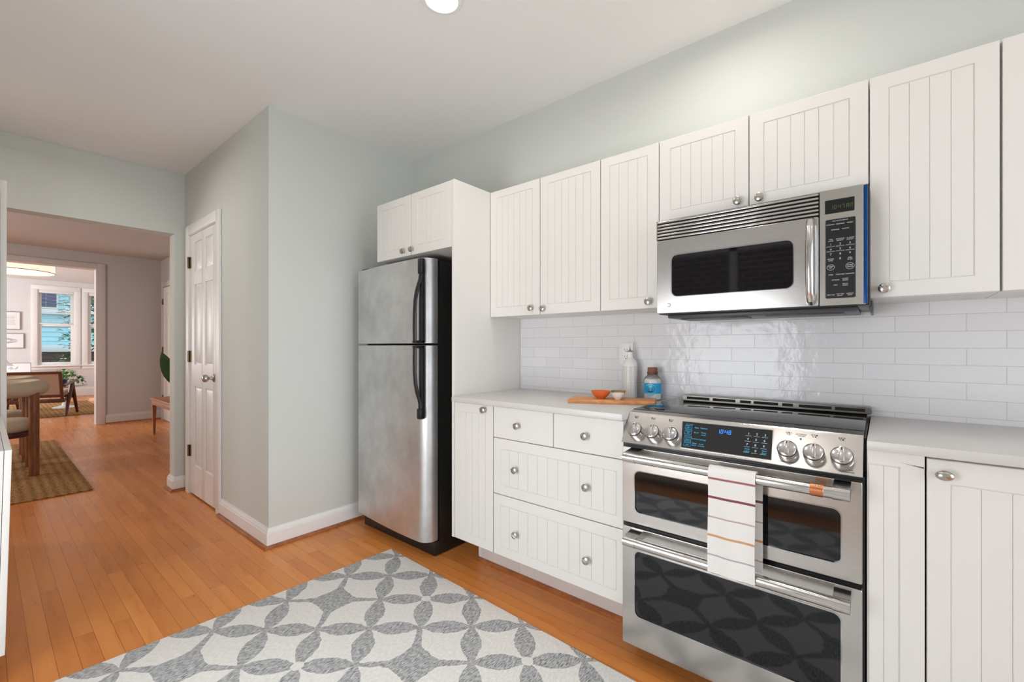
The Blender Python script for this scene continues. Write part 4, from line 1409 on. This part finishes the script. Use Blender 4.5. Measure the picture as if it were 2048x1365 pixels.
def jar_disc(r0, r1, rad, cz=0.053, cxx=-0.006, sy=1.0):
    b_ = MB(); n = 36
    for k in range(n):
        a0, a1 = 2*PI*k/n, 2*PI*(k+1)/n
        P = lambda r_, a_: on_jar(cxx+r_*math.cos(a_), cz+sy*r_*math.sin(a_), rad)
        b_.quad(P(r0, a0), P(r1, a0), P(r1, a1), P(r0, a1))
    return b_


build('badge', jar_disc(0.0005, 0.0285, 0.0411), simple('pale_blue_badge', lin(110, 200, 230), 0.45), r)
em = jar_disc(0.0275, 0.0288, 0.0414)
em.bm.from_mesh((lambda q: (lambda me: (q.bm.to_mesh(me), me)[1])(bpy.data.meshes.new('t')))(jar_disc(0.0205, 0.0215, 0.0414)))
for i in range(12):                                  # small bowl-and-shell motif
    x0_, x1_ = -0.006-0.015+0.03*i/12, -0.006-0.015+0.03*(i+1)/12
    f0 = lambda x: 0.046-0.010*math.cos((x+0.006)/0.015*PI/2)
    em.quad(on_jar(x0_, f0(x0_), .0414), on_jar(x1_, f0(x1_), .0414), on_jar(x1_, 0.0475, .0414), on_jar(x0_, 0.0475, .0414))
for i in range(-3, 4):
    em.quad(on_jar(-0.0065+i*0.004, 0.050, .0414), on_jar(-0.0053+i*0.004, 0.050, .0414), on_jar(-0.0053+i*0.0034, 0.063-abs(i)*0.0015, .0414), on_jar(-0.0065+i*0.0034, 0.063-abs(i)*0.0015, .0414))
build('emblem', em, M['blueink'], r)

# outlet on the tiles
r = thing('wall_outlet', 'white duplex outlet on the tiles behind the oil bottle', 'outlet', (2.053, 1.011, 1.079))
XO = XW-0.0092
Mo = face_x(XO-0.001, 1.011, 1.134)
build('cover_plate', MB().box(XO-0.006, XO, 0.973, 1.0485, 1.078, 1.190, 0.002), M['white'], r)
rc = MB().prism(rrect(-0.017, 0.017, -0.034, 0.034, 0.003, 3), 0.005, 0.0062, Mo)
build('receptacle', rc, M['white'], r)
sl = MB()
for zz in (-0.017, 0.019):
    sl.prism([(-0.0075, zz), (-0.0055, zz), (-0.0055, zz+0.008), (-0.0075, zz+0.008)], 0.006, 0.0066, Mo).prism([(0.0055, zz), (0.0075, zz), (0.0075, zz+0.008), (0.0055, zz+0.008)], 0.006, 0.0066, Mo)
    sl.prism([(0.0025*math.cos(2*PI*k/12), zz-0.006+0.0025*math.sin(2*PI*k/12)) for k in range(12)], 0.006, 0.0066, Mo)
build('slots', sl, M['textblack'], r)

# ------------------------------------------------------------------ rugs
o = build('kitchen_rug', MB().box(-1.75, 0, -2.70, 0, 0.001, 0.0105, 0.004), M['rug'], origin=(0, 0, 0))
o.location = (1.4746, 2.197, 0); o.rotation_euler = (0, 0, math.radians(-1.9))
setp(o, 'white and grey wool rug with interlaced petal rings on the kitchen floor', 'rug')
o = build('jute_rug', MB().box(-2.3, 0, 0, 2.98, 0.001, 0.014, 0.005), M['jute'], origin=(0, 0, 0))
o.location = (0.572, 5.005, 0); setp(o, 'braided tan jute rug under the cream chairs in the dining room', 'rug')
o = build('living_rug', MB().box(-3.2, 0, 0, 2.6, 0.001, 0.014, 0.005), M['jute'], origin=(0, 0, 0))
o.location = (1.42, 10.66, 0); setp(o, 'tan jute rug under the dark armchair in the sunny room', 'rug')

# ------------------------------------------------------------------ recessed ceiling lights
for i, (x, y) in enumerate(RECESSED_AND_FILL[:3]):
    if i == 0:
        lt = thing('recessed_light', 'round lit recessed ceiling light at the top edge', 'ceiling light', (x, y, CEIL))
        build('trim_ring', MB().lathe([(0.066, 0.0), (0.082, 0.0), (0.084, -0.003), (0.080, -0.006), (0.066, -0.008), (0.062, -0.004)], 40, Matrix.Translation((x, y, CEIL-0.0003)), cap=False), M['white'], lt)
        build('diffuser', MB().lathe([(0, -0.003), (0.064, -0.003), (0.064, -0.001), (0, -0.001)], 40, Matrix.Translation((x, y, CEIL))), M['bulb'], lt, label='glowing diffuser')
    else:
        copy_thing(lt, (x, y, CEIL), label='round lit recessed ceiling light near the cabinets' if i == 1 else 'added round recessed fill light over the rug')


# ------------------------------------------------------------------ dining room
def dining_chair():
    t = thing('dining_chair', 'cream boucle barrel chair nearest the kitchen, on the jute rug', 'chair', (0, 0, 0), group='cream barrel dining chairs')
    sg = lambda c: math.copysign(abs(c)**0.72, c)
    arc = [math.radians(a) for a in range(-128, 129, 8)]
    pts = [(0.245*sg(math.cos(a)), 0.285*sg(math.sin(a)), 0.783+0.012*math.cos(a)) for a in arc]
    n = len(pts)
    rad = []
    for i in range(n):
        e = min(i, n-1-i)
        rad.append(0.066*math.sqrt(max(0.03, 1-(1-min(1, e/2.2))**2)))
    build('back_roll', MB().tube(pts, rad, 18), M['boucle'], t, sharp=2)
    s = MB().lathe([(0.0, 0.395), (0.165, 0.395), (0.195, 0.405), (0.216, 0.435), (0.220, 0.465), (0.208, 0.495), (0.18, 0.510), (0.09, 0.516), (0, 0.516)], 36)
    build('seat', s, M['boucle'], t, sharp=2)
    build('seat_frame', MB().lathe([(0.0, 0.355), (0.205, 0.355), (0.212, 0.362), (0.212, 0.398), (0, 0.398)], 36), M['teak'], t)
    for p in ((0.20, -0.245), (0.20, 0.245), (-0.17, -0.225), (-0.17, 0.225)):
        build('leg', MB().lathe([(0.031, 0), (0.034, 0.004), (0.034, 0.745), (0, 0.745)], 20, Matrix.Translation((*p, 0.0145))), M['walnut'], t)
    return t


ch = dining_chair()
ch.location = (0.095, 6.155, 0); ch.rotation_euler = (0, 0, 0)
copy_thing(ch, (0.085, 6.95, 0), 0.0, 'cream boucle barrel chair half hidden behind the nearer one')

t = thing('bench', 'light oak bench with tapered legs in the dining room', 'bench', (1.61, 7.0, 0))
build('seat', MB().box(1.415, 1.80, 6.35, 7.62, 0.455, 0.487, 0.003), M['oakbench'], t)
build('apron', MB().box(1.425, 1.79, 6.36, 7.61, 0.395, 0.456, 0.002), M['oakbench'], t)
for (x, y) in ((1.447, 7.575), (1.770, 7.575), (1.447, 6.395), (1.770, 6.395)):
    build('leg', MB().lathe([(0.016, 0), (0.030, 0.40)], 4, Matrix.Translation((x, y, 0.0)) @ Matrix.Rotation(PI/4, 4, 'Z')), M['oakbench'], t)


def leaf(mb, base, tip, width, up=(0, 0, 1), droop=0.08, n=8, fold=0.15):
    b, tp = Vector(base), Vector(tip)
    ax = (tp-b)
    L = ax.length
    ax.normalize()
    side = ax.cross(Vector(up)).normalized()
    nrm = side.cross(ax)
    rows = []
    for i in range(n+1):
        k = i/n
        wd = width*0.5*(math.sin(PI*min(1, k**0.8))**0.8 if 0 < k < 1 else 0.02)
        c = b+ax*L*k+nrm*(math.sin(k*PI)*droop*L)
        rows.append([c-side*wd+nrm*wd*fold, c, c+side*wd+nrm*wd*fold])
    t_ = bmesh.new()
    V = [[t_.verts.new(p) for p in r_] for r_ in rows]
    for a, c in zip(V, V[1:]):
        for j in range(2): t_.faces.new((a[j], a[j+1], c[j+1], c[j]))
    mb._merge(t_)


t = thing('potted_plant', 'large-leafed green plant standing on the oak bench', 'plant', (1.60, 6.95, 0.487))
build('pot', MB().lathe([(0.07, 0), (0.095, 0.01), (0.115, 0.15), (0.118, 0.17), (0.106, 0.17), (0.10, 0.14), (0, 0.14)], 28, Matrix.Translation((1.63, 6.93, 0.4875))), M['terra'], t)
lb = MB()
leaf(lb, (1.60, 6.98, 0.52+0.10), (1.445, 7.18, 1.10), 0.26, up=(0.5, -0.8, 0.2), droop=-0.05)
leaf(lb, (1.63, 6.93, 0.64), (1.60, 6.75, 1.16), 0.24, up=(0.3, -0.9, 0.2))
leaf(lb, (1.63, 6.93, 0.64), (1.74, 7.12, 1.22), 0.24, up=(-0.6, -0.5, 0.2))
leaf(lb, (1.63, 6.93, 0.64), (1.53, 6.80, 0.98), 0.20, up=(0.3, 0.4, 0.9))
build('leaves', lb, M['darkleaf'], t, sharp=2)
sb = MB()
for p in ((1.60, 6.98, 0.65), (1.63, 6.90, 0.67), (1.66, 6.96, 0.67)): sb.tube([(1.63, 6.93, 0.62), p], 0.006, 6)
build('stems', sb, M['leaf'], t)

# ------------------------------------------------------------------ living room
def armchair():
    t = thing('armchair', 'dark wood lounge chair with woven cane back and V-shaped legs', 'armchair', (0, 0, 0))
    W = 0.31
    # local: +y is forward, back frame leans backwards
    bk = lambda x, s_: (x, -0.02-0.10*s_, 0.29+0.43*s_)
    fr = MB()
    fr.tube([bk(-W, 0), bk(-W, 1)], 0.022, 8).tube([bk(W, 0), bk(W, 1)], 0.022, 8).tube([bk(-W-.02, 1), bk(W+.02, 1)], 0.022, 8).tube([bk(-W, 0.12), bk(W, 0.12)], 0.020, 8)
    build('back_frame', fr, M['teak'], t)
    c = MB().grid(lambda u, v: (lambda q: (q[0], q[1]+0.0, q[2]))(bk(-W+0.02+(2*W-0.04)*u, 0.16+0.80*v)), 1, 1, thick=0.006)
    build('cane_panel', c, M['cane'], t)
    sf = MB().box(-W-0.02, W+0.02, 0.0, 0.05, 0.225, 0.285, 0.004).box(-W-0.02, W+0.02, 0.50, 0.55, 0.27, 0.33, 0.004)
    for sx in (-W, W): sf.tube([(sx, 0.0, 0.255), (sx, 0.55, 0.30)], 0.026, 8)
    build('seat_frame', sf, M['teak'], t)
    cu = MB().box(-W+0.02, W-0.02, 0.03, 0.54, 0, 0.09, 0.03, 4, Matrix.Translation((0, 0, 0.30)) @ Matrix.Rotation(0.06, 4, 'X'))
    build('seat_cushion', cu, M['boucle'], t)
    for sx in (-W-0.035, W+0.035):
        build('armrest', MB().tube([(sx, -0.06, 0.50), (sx, 0.20, 0.53), (sx, 0.56, 0.565)], [0.024, 0.028, 0.022], 10, flat=0.8), M['teak'], t)
        build('leg', MB().tube([(sx, 0.30, 0.53), (sx, 0.00, 0.0)], [0.030, 0.020], 10), M['teak'], t)
        build('leg', MB().tube([(sx, 0.30, 0.53), (sx, 0.57, 0.0)], [0.030, 0.020], 10), M['teak'], t)
    return t


ac = armchair()
ac.location = (0.545, 10.60, 0.024); ac.rotation_euler = (0, 0, math.radians(-19))

t = thing('side_table', 'small round white pedestal table beneath the trailing plant', 'table', (1.02, 12.05, 0))
Mt_ = Matrix.Translation((1.0, 12.05, 0.0145))
build('tabletop', MB().lathe([(0, 0.395), (0.27, 0.400), (0.295, 0.412), (0.298, 0.424), (0.29, 0.428), (0, 0.428)], 40, Mt_), M['trim'], t)
build('pedestal', MB().lathe([(0.18, 0), (0.175, 0.01), (0.06, 0.04), (0.03, 0.12), (0.028, 0.28), (0.06, 0.395)], 28, Mt_), M['trim'], t)
t = thing('potted_plant', 'bushy trailing green plant in a dark pot on the white table', 'plant', (0.98, 12.02, 0.443))
build('pot', MB().lathe([(0.055, 0), (0.065, 0.01), (0.072, 0.105), (0.062, 0.105), (0.06, 0.09), (0, 0.09)], 24, Matrix.Translation((0.95, 11.98, 0.443))), M['pot'], t)
lb = MB()
random.seed(11)
for i in range(130):
    a = random.uniform(0, 2*PI); q = random.random()**0.6
    rr = 0.24*q
    c = Vector((0.97+rr*math.cos(a)*1.05, 11.98+rr*math.sin(a)*0.8, 0.665-0.16*q*q+random.uniform(-0.06, 0.06)))
    d = Vector((math.cos(a), math.sin(a), random.uniform(-0.6, 0.5))).normalized()*random.uniform(0.06, 0.10)
    leaf(lb, c, c+d, 0.05, droop=0.2, n=4)
for i in range(12):
    c = Vector((1.12+0.10*random.random(), 11.9, 0.62-0.010*i))
    leaf(lb, c, c+Vector((random.uniform(-.05, .06), random.uniform(-.05, .02), -0.05)), 0.04, n=4)
build('leaves', lb, M['leaf'], t, sharp=2)
sb = MB()
for i in range(9):
    a = 2*PI*i/9
    sb.tube([(0.95, 11.98, 0.53), (0.96+0.08*math.cos(a), 11.98+0.07*math.sin(a), 0.60), (0.97+0.18*math.cos(a), 11.98+0.15*math.sin(a), 0.62)], 0.004, 5)
build('stems', sb, M['leaf'], t)

t = thing('sofa', 'cream upholstered sofa with fat stacked cushions at the far left', 'sofa', (-0.5, 11.9, 0))
build('base', MB().box(-1.5, 0.30, 11.55, 12.35, 0.0145, 0.20, 0.07, 5), M['boucle'], t, sharp=2)
build('seat_cushion', MB().box(-1.5, 0.33, 11.5, 12.3, 0.20, 0.385, 0.085, 6), M['boucle'], t, sharp=2)
build('arm_cushion', MB().box(-1.5, 0.28, 11.5, 11.85, 0.385, 0.56, 0.085, 6), M['boucle'], t, sharp=2)

t = thing('lamp_table', 'small white round table under the mushroom lamp', 'table', (0.22, 13.6, 0))
build('tabletop', MB().lathe([(0, 0.50), (0.22, 0.50), (0.225, 0.51), (0.22, 0.52), (0, 0.52)], 32, Matrix.Translation((0.15, 13.6, 0.0))), M['trim'], t)
build('pedestal', MB().lathe([(0.16, 0), (0.15, 0.012), (0.04, 0.04), (0.03, 0.30), (0.05, 0.50)], 24, Matrix.Translation((0.15, 13.6, 0.0))), M['trim'], t)
t = thing('table_lamp', 'white table lamp with a cone shade near the left window', 'lamp', (0.25, 13.6, 0.52))
Ml = Matrix.Translation((0.24, 13.6, 0.5205))
build('stem', MB().lathe([(0.07, 0), (0.07, 0.012), (0.045, 0.03), (0.045, 0.30), (0.02, 0.32), (0, 0.32)], 24, Ml), M['trim'], t)
build('lamp_shade', MB().lathe([(0.165, 0.262), (0.175, 0.262), (0.06, 0.385), (0.03, 0.40), (0, 0.40), (0, 0.39), (0.055, 0.375)], 32, Ml, cap=False), M['paper'], t)

t = thing('leaning_print', 'white print with thin dark edging leaning below the window', 'artwork', (0.52, 14.3, 0))
Mp_ = Matrix.Translation((0.50, 14.05, 0.0)) @ Matrix.Rotation(math.radians(-22), 4, 'X')
build('frame', MB().box(-0.23, 0.175, -0.012, 0.012, 0.005, 0.875, 0.002, 1, Mp_), M['iron'], t)
build('sheet', MB().box(-0.222, 0.166, -0.016, -0.011, 0.012, 0.864, 0, 1, Mp_), M['paper'], t)
sk = MB()
for i in range(7):
    x0_ = -0.15+0.02*i
    sk.tube([(x0_, -0.0165, 0.73+0.02*math.sin(i*2.1)), (x0_+0.012, -0.0165, 0.77+0.03*math.sin(i*1.3)), (x0_+0.02, -0.0165, 0.74)], 0.003, 5, Mp_)
build('sketch', sk, M['ink'], t)


def picture(x1, z0, z1, w_, label, dark):
    t = thing('framed_picture', label, 'picture', (x1-w_/2, YL-0.02, z0), group='framed drawings on the window wall')
    x0 = x1-w_
    Mx = Matrix(((1, 0, 0, 0), (0, 0, -1, YL-0.002), (0, 1, 0, 0), (0, 0, 0, 1)))
    build('frame', MB().ring([(x0, z0), (x1, z0), (x1, z1), (x0, z1)], [(x0+.014, z0+.014), (x1-.014, z0+.014), (x1-.014, z1-.014), (x0+.014, z1-.014)], 0, 0.022, Mx), M['picframe'], t)
    build('mat_board', MB().box(x0+.012, x1-.012, YL-0.010, YL-0.003, z0+.012, z1-.012), M['paper'], t)
    dr = MB()
    xc, zc = (x0+x1)/2, (z0+z1)/2
    if dark:
        for k in range(5):
            dr.tube([(xc+(0.17-0.02*k)*math.cos(a), YL-0.0105, zc+(0.055-0.008*k)*math.sin(a)+0.006*math.sin(a*5+k)) for a in [2*PI*q/24 for q in range(24)]], 0.004, 5, closed=True)
    else:
        for k in range(7): dr.box(xc-0.18, xc+0.18-0.01*(k % 3), YL-0.0115, YL-0.0095, zc-0.09+0.03*k, zc-0.083+0.03*k)
    build('drawing', dr, M['ink'], t)


picture(0.545, 1.537, 1.936, 0.50, 'upper framed pale drawing left of the far window', False)
picture(0.596, 1.127, 1.461, 0.55, 'lower framed sketch left of the far window', True)

t = thing('ceiling_drum_light', 'large lit drum shade on the far room ceiling', 'ceiling light', (0.30, 11.5, 2.68))
Md = Matrix.Translation((0.30, 11.5, 0))
build('shade', MB().lathe([(0.52, 2.445), (0.522, 2.442), (0.526, 2.445), (0.526, 2.672), (0.52, 2.672)], 48, Md, cap=False), M['drum'], t, label='glowing fabric drum')
build('shade_rim', MB().tube([(0.30+0.527*math.cos(2*PI*k/48), 11.5+0.527*math.sin(2*PI*k/48), 2.446) for k in range(48)], 0.006, 6, closed=True), M['picframe'], t)
build('diffuser', MB().lathe([(0, 2.452), (0.518, 2.452), (0.518, 2.456), (0, 2.456)], 48, Md), M['drum'], t)
build('canopy', MB().lathe([(0.07, 2.66), (0.07, 2.6795), (0, 2.6795)], 24, Md), M['white'], t)

# ------------------------------------------------------------------ outside
structure('ground_street', MB().box(-14, 18, 15.03, 40, -0.6, -0.5), M['ground'])
t = thing('neighbour_house', 'pale teal clapboard house across the street', 'house', (1.5, 24, -0.5), kind=None)
sd = MB()
z = -0.5
while z < 6.8:
    a = [(-9, 24.0, z), (14, 24.0, z), (14, 24.035, z+0.17), (-9, 24.035, z+0.17)]
    sd.quad(*a); sd.quad((-9, 24.035, z), (14, 24.035, z), (14, 24.0, z), (-9, 24.0, z))
    z += 0.17
sd.box(-9, 14, 24.03, 31, -0.5, 6.8)
build('siding', sd, M['teal'], t)
for xa, xb in ((0.98, 1.80), (2.12, 2.95)):
    wf = build('window_trim', MB().box(xa, xb, 23.93, 24.02, 2.56, 4.3, 0.01), M['extwhite'], t)
    build('pane', MB().box(xa+0.05, xb-0.05, 23.915, 23.93, 2.62, 4.22), M['darkglass'], wf)
build('belt_course', MB().box(-9, 14, 23.85, 24.0, 2.36, 2.54, 0.01), M['extwhite'], t)
build('porch_roof', MB().box(-9, 14, 23.1, 24.0, 0.97, 1.20, 0.02), M['extwhite'], t)
build('porch_wall', MB().box(-9, 14, 23.7, 23.99, -0.5, 0.97), simple('brown_porch_wall', lin(128, 112, 100), 0.9, vary=0.2), t)  # brown-grey wall band below the porch roof
t = thing('iron_fence', 'low black iron fence outside the far window', 'fence', (1.3, 17.5, -0.5))
fe = MB().box(-3, 6, 17.49, 17.51, 0.79, 0.83).box(-3, 6, 17.49, 17.51, -0.3, -0.27)
for i in range(70): fe.box(-3+i*0.13, -2.985+i*0.13, 17.495, 17.51, -0.5, 0.83)
fe.tube([(1.08+0.2*math.cos(a), 17.5, 0.82+0.13*math.sin(a)) for a in [PI*k/16 for k in range(17)]], 0.012, 6)
build('railing', fe, M['iron'], t)


def tree(name, label, x, y, h, spread, seed, n, mat):
    random.seed(seed)
    t = thing(name, label, 'tree' if h > 2 else 'shrub', (x, y, -0.5))
    tr = MB().tube([(x, y, -0.5), (x+0.04, y, h*0.35), (x-0.03, y, h*0.9)], [0.05, 0.04, 0.015], 8)
    for k in range(7):
        a = random.uniform(0, 2*PI); zz = h*random.uniform(0.3, 0.85)
        tr.tube([(x, y, zz), (x+spread*0.8*math.cos(a), y+spread*0.6*math.sin(a), zz+0.35)], [0.02, 0.006], 6)
    build('trunk', tr, M['walnut'], t)
    lb = MB()
    for i in range(n):
        a = random.uniform(0, 2*PI); q = random.random()**0.5*spread
        zz = h*random.uniform(0.42, 1.0)
        c = Vector((x+q*math.cos(a), y+q*math.sin(a)*0.8, zz))
        d = Vector((math.cos(a), math.sin(a), random.uniform(-0.5, 0.6))).normalized()*random.uniform(0.12, 0.2)
        leaf(lb, c, c+d, 0.10, n=3, droop=0.1)
    build('foliage', lb, mat, t, sharp=2)


tree('street_tree', 'leafy green tree outside the right living room window', 1.92, 17.9, 2.7, 0.52, 5, 460, M['leaf'])
tree('garden_shrub', 'small dark shrub in front of the teal house', 1.42, 16.2, 0.95, 0.20, 9, 110, M['darkleaf'])

# across the side passage, reflected in the ovens and the microwave
structure('ground_passage', MB().box(-3.2, -0.75, -3.2, 4.4, -0.5, -0.4), M['ground'])
structure('wall_neighbour_brick', MB().box(-3.2, -3.05, -3.2, 4.4, -0.5, 6.5), M['brick'])
t = thing('board_fence', 'weathered board fence outside the side window', 'fence', (-2.6, 0.6, -0.4))
fb = MB()
for i in range(46): fb.box(-2.62, -2.60, -3.0+i*0.155, -2.852+i*0.155, -0.4, 1.75)
build('boards', fb, M['fencewood'], t)
structure('ground_yard', MB().box(-3.2, 6, -9, -2.12, -0.3, -0.2), M['ground'])
